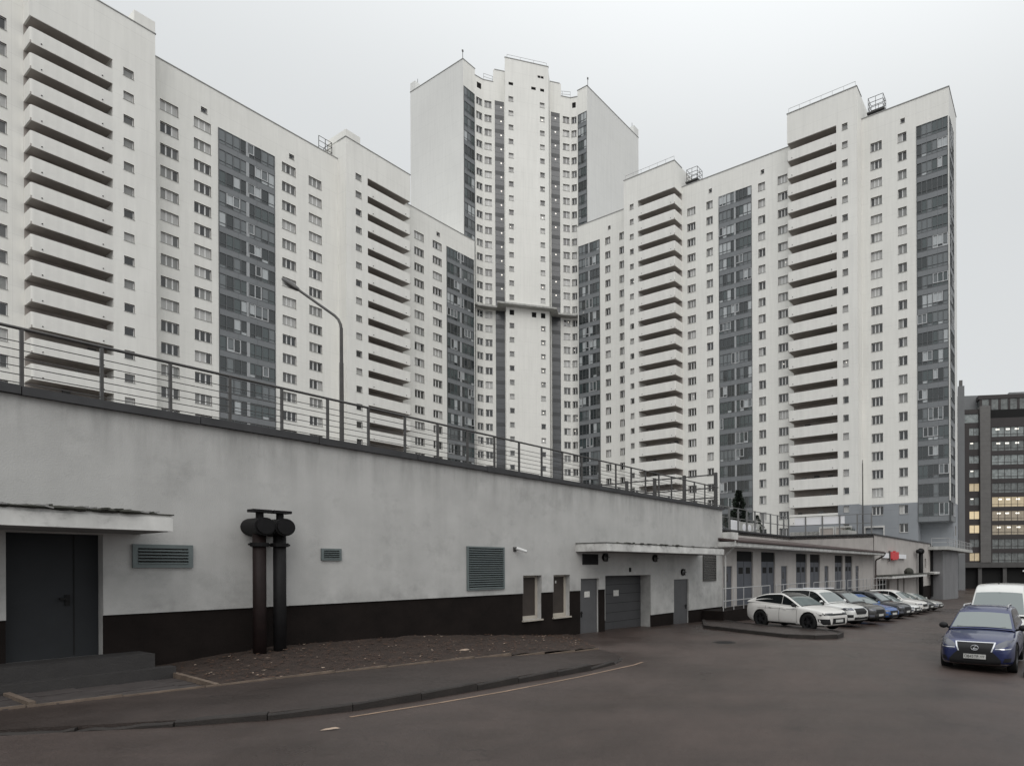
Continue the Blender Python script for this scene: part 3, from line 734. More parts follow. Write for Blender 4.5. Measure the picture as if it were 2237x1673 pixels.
def canopy_part(R, x0, x1, p, z0, z1, moss=0, seed=1):
    b = MB(); b.box(x0, x1, -p, 0, z0, z1)
    o = b.build('canopy', M['white_paint'], R)
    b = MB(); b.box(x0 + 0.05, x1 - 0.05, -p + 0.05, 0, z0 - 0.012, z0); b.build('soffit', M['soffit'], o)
    b = MB(); b.box(x0 + 0.02, x1 - 0.01, -p + 0.03, 0, z1, z1 + 0.055); b.build('upper_fascia', M['white_paint'], o)
    b = MB(); b.box(x0 - 0.01, x1 + 0.02, -p, 0, z1 + 0.055, z1 + 0.075)
    rnd = random.Random(seed)
    for _ in range(moss):
        x = rnd.uniform(x0, x1 - 0.2); y = rnd.uniform(-p - 0.02, -p + 0.3); w = rnd.uniform(0.05, 0.3)
        if rnd.random() < 0.5: b.ell((x, y, z1 + 0.08), (w * 0.6, 0.1, rnd.uniform(0.02, 0.05)), 7, 4)
        else:
            b.M = T(x, y, z1 + 0.085) @ Matrix.Rotation(rnd.uniform(-0.3, 0.3), 4, 'Y') @ RZ(rnd.uniform(-0.5, 0.5)); b.box(0, w * 0.45, -0.06, 0.06, 0, rnd.uniform(0.015, 0.04), rnd.choice([0, 1, 1])); b.M = Matrix()
    b.build('roof_debris', [M['moss'], M['soffit']], o)
    return o

def service_building():
    R = thing('service_building', 'low grey rendered building with dark brown plinth carrying the parking deck', 'building', F_A)
    zb = -3.0
    ops = [(0.06, 1.22, 0.5, 2.76, 0.32), (11.05, 11.85, 0.35, 1.85, 0.30), (12.39, 13.19, 0.33, 1.85, 0.30), (13.74, 14.71, -1.0, 1.69, 0.16),
           (15.09, 18.01, -1.2, 1.78, 0.62), (19.78, 21.01, -1.2, 1.54, 0.14)]
    b = MB(); b.facade(-12, 15.09, 1.25, 5.12, ops, rmi=0); b.facade(15.09, 24.25, 0.02, 5.12, ops, rmi=0)
    b.quad((24.25, 0, 0.02), (24.25, 9, 0.02), (24.25, 9, 5.12), (24.25, 0, 5.12))
    b.build('wall', M['render_low'], R)
    b = MB(); b.facade(-12, 15.09, zb, 1.25, ops, y=0.035); b.facade(15.09, 24.25, zb, 0.02, ops, y=0.035)
    b.quad((24.25, 0.035, zb), (24.25, 9, zb), (24.25, 9, 0.02), (24.25, 0.035, 0.02))
    b.build('plinth', [M['plinth'], M['render_low']], R)
    b = MB(); b.box(-12, 24.2, 0.7, 0.75, zb, 5.1); b.build('inner_wall', M['black'], R)
    # deck edge with its metal flashing
    b = MB()
    x = -12.0; rnd = random.Random(4)
    while x < 24.3:
        w = min(rnd.uniform(1.6, 2.6), 24.33 - x)
        b.box(x, x + w - 0.012, -0.10, 0.4, 5.12 + rnd.uniform(-0.008, 0.008), 5.27 + rnd.uniform(-0.012, 0.012)); x += w
        if w < 0.05: break
    o = b.build('roof_flashing', M['flash'], R); o['kind'] = 'stuff'
    b = MB()
    b.prism([(-12, 0.02), (24.2, 0.02), (24.2, 8.7), (53.0, 8.7), (53.0, 0.05), (82, 0.05), (82, 30), (-12, 60)], 4.85, 5.19)
    b.build('deck', M['concrete'], R)
    # openings, doors and vents, left to right
    d = door_part(R, 0.06, 1.22, 0.50, 2.76, 0.26, 'door_blue', handle=False)
    b = MB(); b.box(0.895, 0.91, 0.25, 0.27, 0.54, 2.74); b.box(0.72, 0.84, 0.19, 0.255, 1.55, 1.6); b.box(0.79, 0.85, 0.235, 0.265, 1.45, 1.65); b.build('handle', M['black'], d)
    canopy_part(R, -1.6, 1.74, 1.5, 2.80, 3.03, moss=130, seed=3)
    louvre_part(R, 1.61, 2.51, 2.14, 2.60, 5, fr=0.075)
    louvre_part(R, 4.92, 5.37, 2.31, 2.60, 4, fr=0.05)
    louvre_part(R, 8.91, 10.27, 1.43, 2.77, 18, fr=0.05)
    for i, x in enumerate((11.05, 12.39)):
        b = MB(); b.box(x + 0.0, x + 0.8, 0.22, 0.29, 0.35, 0.47); b.box(x + 0.0, x + 0.06, 0.22, 0.29, 0.47, 1.85); b.box(x + 0.71, x + 0.8, 0.22, 0.29, 0.47, 1.85); b.box(x + 0.06, x + 0.71, 0.22, 0.29, 1.78, 1.85)
        b.box(x - 0.03, x + 0.83, -0.05, 0.25, 0.30, 0.348)
        o = b.build('window', M['cream'], R)
        b = MB(); b.box(x + 0.06, x + 0.71, 0.245, 0.27, 0.47, 1.78); b.build('board', M['board'], o)
        if i: b = MB(); b.box(x + 0.3, x + 0.36, 0.238, 0.246, 1.55, 1.64); b.build('sticker', M['paper'], o)
    d = door_part(R, 13.74, 14.71, -0.62, 1.69, 0.10, 'door_grey')
    b = MB(); b.box(14.02, 14.30, 0.085, 0.1, 0.98, 1.20); b.build('notice', M['paper'], d)
    g = door_part(R, 15.09, 18.01, -0.9, 1.78, 0.55, 'gate_grey', handle=False, panels=7, name='garage_gate')
    b = MB(); b.box(16.2, 16.52, 0.535, 0.55, 0.92, 1.16); b.build('notice', M['paper'], g)
    door_part(R, 19.78, 21.01, -0.75, 1.54, 0.08, 'door_grey', handle='right')
    canopy_part(R, 13.48, 21.85, 1.5, 2.70, 2.94, moss=26, seed=8)
    b = MB(); b.box(13.82, 14.66, -0.03, 0.0, 2.22, 2.62); o = b.build('vent', M['black'], R)
    louvre_part(R, 22.29, 23.55, 1.40, 2.72, 10, m='louvre_dark', fr=0.05)
    b = MB(); b.box(16.55, 16.62, -0.06, 0.0, 1.92, 2.1); b.build('door_sensor', M['black'], R)
    # steps before the left door
    b = MB(); b.box(-2.2, 1.72, -0.72, 0.04, -0.6, 0.52); b.build('landing', M['concrete'], R)
    b = MB(); b.box(-2.2, 1.93, -1.02, -0.72, -0.6, 0.27); b.build('step', M['concrete'], R)

    # --- garage row, standing back under a lean-to roof
    gates = [(25.86, 27.86), (28.9, 30.89), (34.2, 36.14), (36.75, 38.76), (42.02, 43.98), (44.58, 46.53)]
    doors = [(24.42, 25.36), (31.78, 32.75), (39.7, 40.61), (47.43, 48.37)]
    gops = [(a, b_, -0.05, 3.0, 0.15) for a, b_ in gates] + [(a, b_, -0.05, 2.15, 0.12) for a, b_ in doors]
    b = MB(); b.facade(24.253, 53.2, -0.05, 3.55, gops, y=0.02, rmi=0); b.build('garage_wall', M['render_warm'], R)
    for a, c in gates:
        b = MB(); b.box(a, c, 0.12, 0.17, -0.05, 2.42); o = b.build('garage_gate', M['gate_blue'], R)
        b = MB(); xm = (a + c) / 2; b.box(xm - 0.012, xm + 0.012, 0.112, 0.13, -0.03, 2.42); b.build('seam', M['black'], o)
        for t in (0.32, 0.76):
            xx = a + (c - a) * t - 0.1; b = MB(); b.box(xx - 0.16, xx + 0.36, 0.114, 0.14, 1.72, 2.08); b.build('pane', M['black'], o)
        b = MB(); b.box(a, c, 0.125, 0.17, 2.42, 3.0); b.build('transom', M['black'], o)
    for a, c in doors: door_part(R, a, c, -0.05, 2.15, 0.10, 'gate_blue', window=True)
    # lean-to roof and fascia
    b = MB(); b.add([(23.75, -1.0, 3.42), (53.3, -1.0, 3.42), (53.0, 8.68, 4.55), (24.3, 8.68, 4.55), (23.75, -1.0, 3.52), (53.3, -1.0, 3.52), (53.0, 8.68, 4.65), (24.3, 8.68, 4.65)],
                    [(3, 2, 1, 0), (4, 5, 6, 7), (0, 1, 5, 4), (1, 2, 6, 5), (2, 3, 7, 6), (3, 0, 4, 7)])
    b.build('lean_to_roof', M['roof_red'], R)
    b = MB(); b.box(23.8, 53.2, -1.03, -1.0, 3.20, 3.46); b.box(23.8, 23.9, -1.0, 0.0, 3.2, 3.42); b.box(23.8, 53.2, -1.0, 0.02, 3.15, 3.19); b.build('fascia', M['white_paint'], R)
    b = MB(); b.tube([(23.9, -1.08, 3.44), (53.3, -1.08, 3.40)], 0.06); b.build('gutter', M['roof_red'], R)
    b = MB(); b.tube([(24.0, -1.08, 3.40), (24.05, -0.9, 3.2), (24.32, -0.15, 2.7), (24.32, -0.12, -1.0)], 0.05, 8); b.build('downpipe', M['render_low'], R)
    b = MB(); b.tube([(53.3, -1.08, 3.38), (53.3, -0.9, 3.1), (53.28, -0.15, 2.7), (53.28, -0.12, -1.4)], 0.07, 8); b.build('downpipe', M['roof_red'], R)
    b = MB(); b.box(24.3, 25.0, -0.55, 0.4, 3.5, 3.95); b.build('duct_box', M['white_paint'], R)
    # parapet of the deck behind the lean-to roof
    b = MB(); b.box(24.25, 53.0, 8.70, 8.95, 3.5, 5.12); b.box(53.0, 53.25, 0.06, 8.95, 3.5, 5.12); b.build('deck_parapet', M['render_warm'], R)
    b = MB(); b.box(24.25, 52.9, 8.60, 9.0, 5.12, 5.26); b.box(52.9, 53.3, 0.0, 9.0, 5.122, 5.262); b.build('parapet_flashing', M['flash'], R)
    # loading platform
    b = MB()
    b.box(22.2, 53.2, -1.25, -0.005, zb, -0.06); b.build('loading_platform', M['plinth'], R)
    # --- end section with the red sign
    b = MB(); b.facade(53.2, 81.0, zb, 5.12, [(54.5, 59.0, zb, 0.7, 0.4), (62.2, 63.0, -1.2, 0.75, 0.2), (65.0, 65.8, -1.2, 0.75, 0.2), (77.3, 78.2, 1.9, 3.1, 0.15), (80.0, 80.9, zb, 0.6, 0.3)], rmi=0)
    b.quad((81.0, 0, zb), (81.0, 8, zb), (81.0, 8, 5.12), (81.0, 0, 5.12)); b.build('end_section_wall', M['render_warm'], R)
    b = MB(); b.box(54.4, 81.0, 0.42, 0.45, zb, 3.2); b.build('opening_backing', M['black'], R)
    b = MB(); b.box(53.3, 81.1, -0.08, 0.4, 5.12, 5.26); b.build('end_flashing', M['flash'], R)
    b = MB(); b.box(53.6, 70.5, -1.6, 0, 0.92, 1.18); o = b.build('canopy', M['white_paint'], R)
    b = MB(); b.box(53.5, 75.0, -1.65, 0, 1.18, 1.25); b.ell((63.5, -1.0, 1.45), (0.9, 0.5, 0.5)); b.build('roofing_felt', M['moss'], o)
    b = MB(); b.box(78.5, 81.5, -1.2, 0, 1.05, 1.35); b.build('canopy', M['white_paint'], R)
    b = MB(); b.cyl((72.4, -0.5, -2), (72.4, -0.5, 4.05), 0.28, n=12); b.cyl((72.4, -0.5, 3.9), (70.4, -0.5, 3.9), 0.22, n=12); b.ell((72.4, -0.5, 3.95), (0.45, 0.45, 0.4)); b.build('flue', M['pipe'], R, smooth=True)
    b = MB(); b.cyl((81.3, -0.1, -2), (81.3, -0.1, 4.9), 0.25, n=10); b.build('downpipe', M['pipe'], R)
    b = MB(); b.box(76.0, 81.02, -0.04, 0.0, zb, -0.5); b.build('dark_base', M['plinth'], R)
    # corner pillar and terrace slab beyond
    b = MB(); b.prism([(81.4, 3.0), (81.4, -1.6), (92.0, -2.0), (92.0, 3.0)], -5, 4.3); b.build('corner_pillar', M['brick_side'], R)
    b = MB(); b.prism([(79.6, 3.0), (79.6, -2.6), (104.5, -2.6), (104.5, 6.0)], 4.32, 4.76); b.build('terrace_slab', M['canopy_slab'], R)
    return R
service_building()

def sign_on_wall():
    R = thing('shop_sign', 'small red and white sign box on the end section wall', 'sign', F_A @ T(55.6, -0.15, 3.2))
    b = MB(); b.box(0, 2.2, -0.12, 0, -0.25, 0.25); b.build('white_box', M['sign_white'], R)
    for xa, xb, za, zb_ in ((2.8, 3.45, -0.3, 0.42), (3.5, 4.2, -0.42, 0.38), (4.25, 4.85, -0.36, 0.52), (4.9, 5.5, -0.4, 0.40), (5.55, 6.1, -0.28, 0.44)):
        b = MB(); b.box(xa, xb, -0.2, 0, za, zb_); b.build('red_letter', M['sign_red'], R)
    b = MB(); b.box(2.75, 6.2, -0.06, 0, -0.25, 0.25); b.build('backing_board', M['sign_white'], R)
    b = MB(); b.box(6.25, 9.9, -0.12, 0, -0.25, 0.22); b.build('white_box', M['sign_white'], R)
    b = MB(); b.box(2.45, 2.72, -0.15, 0, -0.6, 0.5); b.build('bracket', M['rail'], R)
sign_on_wall()

# ------------------------------------------------------------------ railings on the deck
def deck_railing():
    R = thing('deck_railing', 'dark steel railing with thin horizontal bars along the edge of the grey roof', 'railing', F_A @ T(0, 0.15, 5.26))
    x0, x1, h = -4.0, 24.1, 1.05
    for k in range(29):
        x = x0 + 0.36 + 0.978 * k
        if x > x1: break
        b = MB(); b.box(x - 0.022, x + 0.022, -0.03, 0.03, 0, h - 0.02); b.build('post', M['rail'], R)
    b = MB(); b.cyl((x0, 0, h), (x1, 0, h), 0.03, n=8); b.build('handrail', M['rail'], R)
    for k in range(6):
        z = 0.10 + 0.142 * k
        b = MB(); b.cyl((x0, -0.012, z), (x1, -0.012, z), 0.0085, n=6); b.build('bar', M['rail'], R)
deck_railing()
def cross_fence():
    R = thing('deck_fence', 'grey steel fence with wide posts crossing the deck end', 'fence', F_A @ T(24.1, 0.3, 5.26) @ RZ(pi/2))
    for k in range(6):
        b = MB(); b.box(2.0*k - 0.09, 2.0*k + 0.09, -0.05, 0.05, 0, 1.85); b.build('post', M['rail'], R)
    for z in (0.5, 1.02, 1.72):
        b = MB(); b.box(-0.1, 10.1, -0.025, 0.025, z, z + 0.06); b.build('rail', M['rail'], R)
cross_fence()
def far_fence():
    R = thing('terrace_fence', 'tall grey post fence on the parapet behind the garages', 'fence', F_A @ T(0, 8.8, 5.26))
    x = 39.0
    pts = [(x0, 0) for x0 in (24.6, 26.4, 28.2, 30.0, 31.8, 33.6, 35.4, 37.2, 39.0, 40.5, 42.1, 43.7, 45.3, 47.0, 48.6, 50.2, 51.7, 52.9)] + [(53.1, -1.8), (53.1, -3.6), (53.1, -5.4), (53.1, -7.2), (53.1, -8.6)]
    for px_, py_ in pts:
        b = MB(); b.box(px_ - 0.06, px_ + 0.06, py_ - 0.06, py_ + 0.06, 0, 1.95); b.build('post', M['rail_m'], R)
    for z in (1.0, 1.88):
        b = MB(); b.box(24.5, 53.0, -0.03, 0.03, z, z + 0.06); b.build('rail', M['rail_m'], R)
        b = MB(); b.box(53.07, 53.13, -8.7, -0.06, z, z + 0.06); b.build('rail', M['rail_m'], R)
    for ya, yb in ((-1.7, -0.6), (-3.5, -1.9), (-5.3, -3.7), (-5.9, -5.5)):
        b = MB(); b.box(53.14, 53.17, ya, yb, 1.08, 1.82); b.build('white_panel', M['sign_white'], R)
far_fence()
def end_rail():
    R = thing('terrace_railing', 'thin pale railing on the terrace slab above the corner pillar', 'railing', F_A @ T(0, 0, 4.76))
    b = rail_mesh([(79.8, -0.4, 0), (79.8, -2.5, 0), (104.2, -2.5, 0)], 1.1, 0.03, 1.8, (0.5,)); b.build('bars', M['rail_l'], R)
end_rail()
def platform_railing():
    R = thing('platform_railing', 'pale grey tubular railing on the loading platform before the garages', 'railing', F_A @ T(0, -1.18, -0.06))
    h = 1.1
    for a, c in ((22.3, 27.6), (28.4, 33.6), (34.4, 41.0), (41.6, 47.8), (48.6, 53.0)):
        n = max(2, round((c - a) / 1.05))
        for k in range(n + 1):
            x = a + (c - a) * k / n; b = MB(); b.cyl((x, 0, 0), (x, 0, h), 0.025, n=6); b.build('post', M['rail_l'], R)
        for z in (0.48, h):
            b = MB(); b.cyl((a, 0, z), (c, 0, z), 0.025, n=6); b.build('rail', M['rail_l'], R)
platform_railing()

# ------------------------------------------------------------------ flue pipes on the wall
def twin_pipes():
    for i, (s_, m, p) in enumerate(((3.52, 'pipe_red', 0.38), (3.90, 'pipe', 0.38))):
        R = thing('flue_pipe', ['reddish black vertical flue pipe with drum head on the grey wall', 'plain black vertical flue pipe just right of the reddish one'][i], 'pipe', F_A @ T(s_, -p, 0), 'twin flue pipes')
        b = MB(); b.cyl((0, 0, -0.4), (0, 0, 3.0), 0.118, n=20); b.build('riser', M[m], R, smooth=True)
        b = MB(); b.cyl((0, p, 3.03), (0, -0.26, 3.03), 0.195, n=22); b.cyl((0, -0.26, 3.03), (0, -0.30, 3.03), 0.16, n=22)
        b.build('drum', M['pipe'], R)
        b = MB(); b.cyl((0, -0.02, 3.2), (0, -0.02, 3.34), 0.07, n=12); b.box(-0.17, 0.17, -0.17, 0.13, 3.34, 3.40); b.build('cap', M['pipe'], R)
        b = MB(); b.cyl((0, 0, 2.60), (0, 0, 2.68), 0.165, n=18); b.box(-0.2, 0.2, -0.015, 0.02, 2.62, 2.66); b.box(-0.02, 0.02, 0, p, 2.62, 2.66); b.build('collar', M['pipe'], R)
twin_pipes()

def security_camera():
    R = thing('security_camera', 'white bullet security camera on the wall beside the large louvre', 'camera', F_A @ T(10.7, 0, 2.72))
    b = MB(); b.box(-0.06, 0.06, -0.03, 0, -0.07, 0.07); b.cyl((0, -0.03, 0), (0.06, -0.14, -0.02), 0.025, n=8); b.build('bracket', M['rail'], R)
    b = MB(); b.cyl((-0.02, -0.12, 0.03), (0.26, -0.26, -0.08), 0.05, n=10); b.build('housing', M['camera_white'], R)
    b = MB(); b.cyl((0.26, -0.26, -0.08), (0.27, -0.265, -0.085), 0.04, n=10); b.build('lens', M['black'], R)
security_camera()
for i, (s_, z) in enumerate(((15.06, 2.5), (18.29, 2.5), (20.49, 1.87))):
    R = thing('wall_lamp', ['dark oval bulkhead lamp left of the garage gate under the canopy', 'dark oval bulkhead lamp above the right edge of the garage gate', 'dark oval bulkhead lamp above the right grey door'][i], 'lamp', F_A @ T(s_, 0, z), 'bulkhead lamps')
    b = MB(); b.ell((0, -0.06, 0), (0.12, 0.09, 0.17), 12, 8); b.build('glass', GL[1], R, smooth=True)
    b = MB(); b.cyl((0, -0.02, 0), (0, 0, 0), 0.16, n=14); b.box(-0.13, 0.13, -0.16, -0.145, -0.012, 0.012); b.box(-0.012, 0.012, -0.16, -0.145, -0.16, 0.16); b.build('guard', M['pipe'], R)

# ------------------------------------------------------------------ street lamp on the deck
def street_lamp():
    R = thing('street_lamp', 'tall dark street lamp with bent arm behind the deck railing', 'lamp', T(-10.75, 16.0, 5.19))
    b = MB()
    b.cyl((0, 0, 0), (0, 0, 0.12), 0.14, n=12); b.cyl((0, 0, 0.1), (0, 0, 2.5), 0.055, 0.05, n=10); b.cyl((0, 0, 2.5), (0, 0, 3.45), 0.042, 0.04, n=10)
    b.build('pole', M['rail'], R, smooth=False)
    path = [(0, 0, 3.4), (-0.02, 0, 3.55), (-0.08, 0, 3.68), (-0.17, 0, 3.78), (-1.2, 0, 4.52)]
    b = MB(); b.tube(path, 0.036, 8); b.build('arm', M['rail'], R)
    Mh = T(-1.36, 0, 4.63) @ Matrix.Rotation(radians(35), 4, 'Y')
    b = MB(Mh); b.ell((0, 0, 0), (0.30, 0.12, 0.075), 14, 8); b.build('head', M['rail'], R, smooth=True)
    b = MB(Mh); b.ell((-0.06, 0, -0.03), (0.2, 0.09, 0.07), 12, 6); b.build('lens', GL[3], R, smooth=True)
street_lamp()
def mast():
    R = thing('lamp_mast', 'thin dark mast rising from the parapet corner near the red sign', 'mast', F_A @ T(53.6, 1.2, 5.2))
    b = MB(); b.cyl((0, 0, 0), (0, 0, 7.0), 0.075, 0.05, n=8); b.build('pole', M['rail'], R)
    b = MB(); b.cyl((0, 0, 6.9), (0, 0, 7.3), 0.03, n=6); b.build('tip', M['rail'], R)
mast()
def small_post():
    R = thing('deck_light', 'short slim light post on the deck before the tower', 'lamp', T(-12.0, 34.0, 5.19))
    b = MB(); b.cyl((0, 0, 0), (0, 0, 1.5), 0.035, n=6); b.build('pole', M['rail'], R)
    b = MB(); b.box(-0.05, 0.16, -0.05, 0.05, 1.5, 1.58); b.build('head', M['rail'], R)
small_post()

# ------------------------------------------------------------------ footway, planting bed, kerbs (service-building coordinates s, p)
OUT = [(-6.0, 0.9), (-3.0, 2.5), (-0.7, 3.99), (0.65, 5.29), (1.47, 5.88), (2.53, 6.28), (4.52, 6.37), (7.27, 6.40), (8.6, 6.15), (9.5, 5.55), (9.95, 4.9), (10.3, 4.25)]
INN = [(-6.0, 0.75), (-3.0, 1.75), (-0.41, 2.34), (2.08, 2.81), (3.16, 2.96), (6.21, 3.34), (8.3, 3.62), (9.3, 3.78), (10.0, 3.86), (10.41, 3.95)]
def interp(poly, s_):
    for (a, pa), (c, pc) in zip(poly, poly[1:]):
        if a <= s_ <= c: return pa + (pc - pa) * (s_ - a) / max(1e-6, c - a)
    return poly[0][1] if s_ < poly[0][0] else poly[-1][1]
def walk_h(s_):
    if s_ < 1.0: return 0.035 + 0.05 * max(0, min(1, (s_ + 2) / 3))
    return 0.085 + 0.045 * min(1, (s_ - 1) / 2) if s_ < 6.8 else 0.13 - 0.11 * min(1, (s_ - 6.8) / 2.4)
def wpt(s_, p, h): return (s_, -p, ground_A(s_, p) + h)
def footway():
    b = MB(); n = 44; rows = 7
    pts = []
    for i in range(n + 1):
        s_ = -6.0 + 16.3 * i / n
        pi_, po = interp(INN, s_), max(interp(OUT, s_) - 0.09, interp(INN, s_) + 0.02)
        for j in range(rows): pts.append(wpt(s_, pi_ + (po - pi_) * j / (rows - 1), walk_h(s_)))
        pts.append(wpt(s_, po, -0.05))
    r = rows + 1
    f = [(i*r + j, i*r + j + 1, (i+1)*r + j + 1, (i+1)*r + j) for i in range(n) for j in range(r - 1)]
    b.add(pts, f)
    o = struct(b.build('footway', M['asphalt_w'], None, Mx=F_A))
    # kerb stones round the outer edge, broken and sunken at the left end
    rnd = random.Random(5)
    path = []
    for (a, pa), (c, pc) in zip(OUT, OUT[1:]):
        m = max(1, int(sqrt((c-a)**2 + (pc-pa)**2) / 0.1))
        path += [(a + (c-a)*k/m, pa + (pc-pa)*k/m) for k in range(m)]
    path.append(OUT[-1])
    i = 0
    while i < len(path) - 3:
        ln = rnd.choice([9, 10, 10]); sa = path[i][0]
        if sa > 7.6: ln = rnd.choice([3, 4, 5])
        j = min(i + ln, len(path) - 1)
        (s0, p0), (s1, p1) = path[i], path[j]
        d = Vector((s1 - s0, -(p1 - p0))); L_ = d.length; a = math.atan2(d.y, d.x)
        sm = (s0 + s1) / 2; hh = walk_h(sm) + (rnd.uniform(-0.012, 0.012)); broken = sm < 0.8 or sm > 8.0
        if broken: hh = walk_h(sm) + rnd.uniform(-0.05, 0.0)
        kb = MB(); nx = 6
        for q in range(2):
            pass
        top = [hh + (rnd.uniform(-0.03, 0.008) if broken else rnd.uniform(-0.006, 0.004)) for _ in range(nx + 1)]
        pv = []
        for t in range(nx + 1):
            x = 0.006 + (L_ - 0.012) * t / nx; jit = rnd.uniform(-0.02, 0.012) if broken else rnd.uniform(-0.004, 0.004)
            pv += [(x, -0.002 + jit, -0.2), (x, -0.004 + jit, top[t] - 0.02), (x, 0.016 + jit, top[t]), (x, 0.13, top[t])]
        fv = []
        for t in range(nx):
            for e in range(3): fv.append((t*4 + e, (t+1)*4 + e, (t+1)*4 + e + 1, t*4 + e + 1))
        fv += [(0, 1, 2, 3), (nx*4 + 3, nx*4 + 2, nx*4 + 1, nx*4)]
        kb.add(pv, fv)
        kb.build('kerb_stone', M['kerb'], o, Mx=T(s0, -p0, ground_A(sm, (p0 + p1) / 2)) @ RZ(a))
        i = j
    # thin edging stones between footway and bed
    s_ = -6.0
    while s_ < 10.1:
        L_ = 0.97; s2 = min(s_ + L_, 10.35); p0, p1 = interp(INN, s_), interp(INN, s2)
        d = Vector((s2 - s_, -(p1 - p0))); a = math.atan2(d.y, d.x)
        eb = MB(); eb.box(0.004, d.length - 0.004, -0.005, 0.035, -0.1, walk_h((s_ + s2)/2) + 0.022 + rnd.uniform(-0.008, 0.006))
        eb.build('edging_stone', M['edging'], o, Mx=T(s_, -p0, ground_A(s_, p0)) @ RZ(a))
        s_ = s2
    return o
FW = footway()
def bed():
    b = MB(); n, r = 60, 14; rnd = random.Random(9); pts = []
    for i in range(n + 1):
        s_ = 1.93 + (13.1 - 1.93) * i / n
        pi_ = interp(INN, s_) - 0.05 if s_ < 10.35 else max(0.15, 3.9 * (1 - (s_ - 10.35) / 2.9))
        for j in range(r + 1):
            t = j / r; p = -0.05 + (pi_ + 0.05) * t
            h = (0.30 * min(1, 0.35 + max(0, s_ - 1.9) / 3) * (1 - t) ** 1.3 + 0.12 * min(1, (13.1 - s_) / 2)) * max(0.15, min(1, (13.3 - s_) / 6)) + rnd.uniform(-0.018, 0.018)
            pts.append(wpt(s_, p, max(0.015, h)))
    f = [(i*(r+1) + j, i*(r+1) + j + 1, (i+1)*(r+1) + j + 1, (i+1)*(r+1) + j) for i in range(n) for j in range(r)]
    b.add(pts, f); o = struct(b.build('planting_bed_ground', M['soil'], None, smooth=True, Mx=F_A))
    # fallen leaves
    for mname, cnt, nm in (('leaf_brown', 1500, 'brown'), ('leaf_pale', 130, 'pale')):
        b = MB(); rnd = random.Random(21 if nm == 'pale' else 22)
        for _ in range(cnt):
            s_ = rnd.uniform(2.0, 12.6); pm = interp(INN, s_) if s_ < 10.35 else 3.9 * (1 - (s_ - 10.35) / 2.9)
            p = rnd.uniform(0.05, max(0.2, pm - 0.05)); i = min(n - 1, int((s_ - 1.93) / (13.1 - 1.93) * n)); jj = min(r - 1, int(p / max(pm, 0.1) * r))
            z = max(pts[i*(r+1) + jj][2], pts[(i+1)*(r+1) + jj][2], pts[i*(r+1) + jj + 1][2]) + 0.012
            a = rnd.uniform(0, 6.28); q = rnd.uniform(0.018, 0.045)
            c, sn = cos(a), sin(a); w = q * rnd.uniform(0.4, 0.7)
            b.quad((s_ + q*c, -p + q*sn, z + rnd.uniform(0, .012)), (s_ - w*sn, -p + w*c, z + rnd.uniform(0, .01)), (s_ - q*c, -p - q*sn, z + rnd.uniform(0, .012)), (s_ + w*sn, -p - w*c, z))
        lo = b.build('fallen_leaves', M[mname], None, Mx=F_A); lo['kind'] = 'stuff'; lo['label'] = nm + ' fallen leaves on the planting bed'; lo['category'] = 'leaves'
    # square paving before the steps
    po = link('paved_strip', None, None, F_A); struct(po)
    b = MB(); b.add([wpt(s_, p, 0.02) for s_, p in ((-6, 0.2), (-6, 0.8), (-0.41, 2.36), (1.9, 2.8), (1.9, 0.2))], [(0, 1, 2, 3, 4)]); b.build('bedding', M['soil'], po)
    k = 0
    s_ = -1.9
    rnd = random.Random(3)
    while s_ < 1.85:
        p = 1.02
        while p < interp(INN, s_) - 0.15:
            p1 = min(p + 0.5, interp(INN, s_ + 0.25) - 0.03)
            if p1 - p > 0.1:
                tb = MB(); z = ground_A(s_ + .25, (p + p1)/2) + 0.085 + rnd.uniform(-0.008, 0.008); tb.box(s_ + 0.006, min(s_ + 0.494, 1.88), -p1 + 0.006, -p - 0.006, z - 0.07, z); tb.build('paving_slab', M['tile'], po)
            p += 0.5
        s_ += 0.5
    for sa, pa, pb in ((-0.12, 1.02, 2.38), (1.92, 0.1, 2.74)):
        eb = MB(); z = ground_A(sa, 1.9) + 0.12; eb.add([(sa - 0.035, -pb, z - 0.3), (sa + 0.035, -pb, z - 0.3), (sa + 0.035, -pa, z - 0.3), (sa - 0.035, -pa, z - 0.3), (sa - 0.035, -pb, z + 0.02), (sa + 0.035, -pb, z + 0.02), (sa + 0.035, -pa, z + (0.10 if sa > 1 else 0.02)), (sa - 0.035, -pa, z + (0.10 if sa > 1 else 0.02))], [(0, 3, 2, 1), (4, 5, 6, 7), (0, 1, 5, 4), (1, 2, 6, 5), (2, 3, 7, 6), (3, 0, 4, 7)]); eb.build('edging_stone', M['edging'], po)
bed()
def line_strip(name, pts, w, m, h=0.005, parent=None):
    b = MB()
    for (a, pa), (c, pc) in zip(pts, pts[1:]):
        d = Vector((c - a, pc - pa)).normalized(); nrm = Vector((-d.y, d.x)) * w / 2
        b.add([wpt(a + nrm.x, pa + nrm.y, h), wpt(a - nrm.x, pa - nrm.y, h), wpt(c - nrm.x, pc - nrm.y, h), wpt(c + nrm.x, pc + nrm.y, h)], [(0, 1, 2, 3)])
    return struct(b.build(name, M[m], parent, Mx=F_A))
line_strip('road_marking', [(2.1, 6.57), (3.4, 6.74), (4.63, 6.82), (6.6, 6.80), (8.6, 6.64), (9.1, 6.5)], 0.07, 'paint_line')
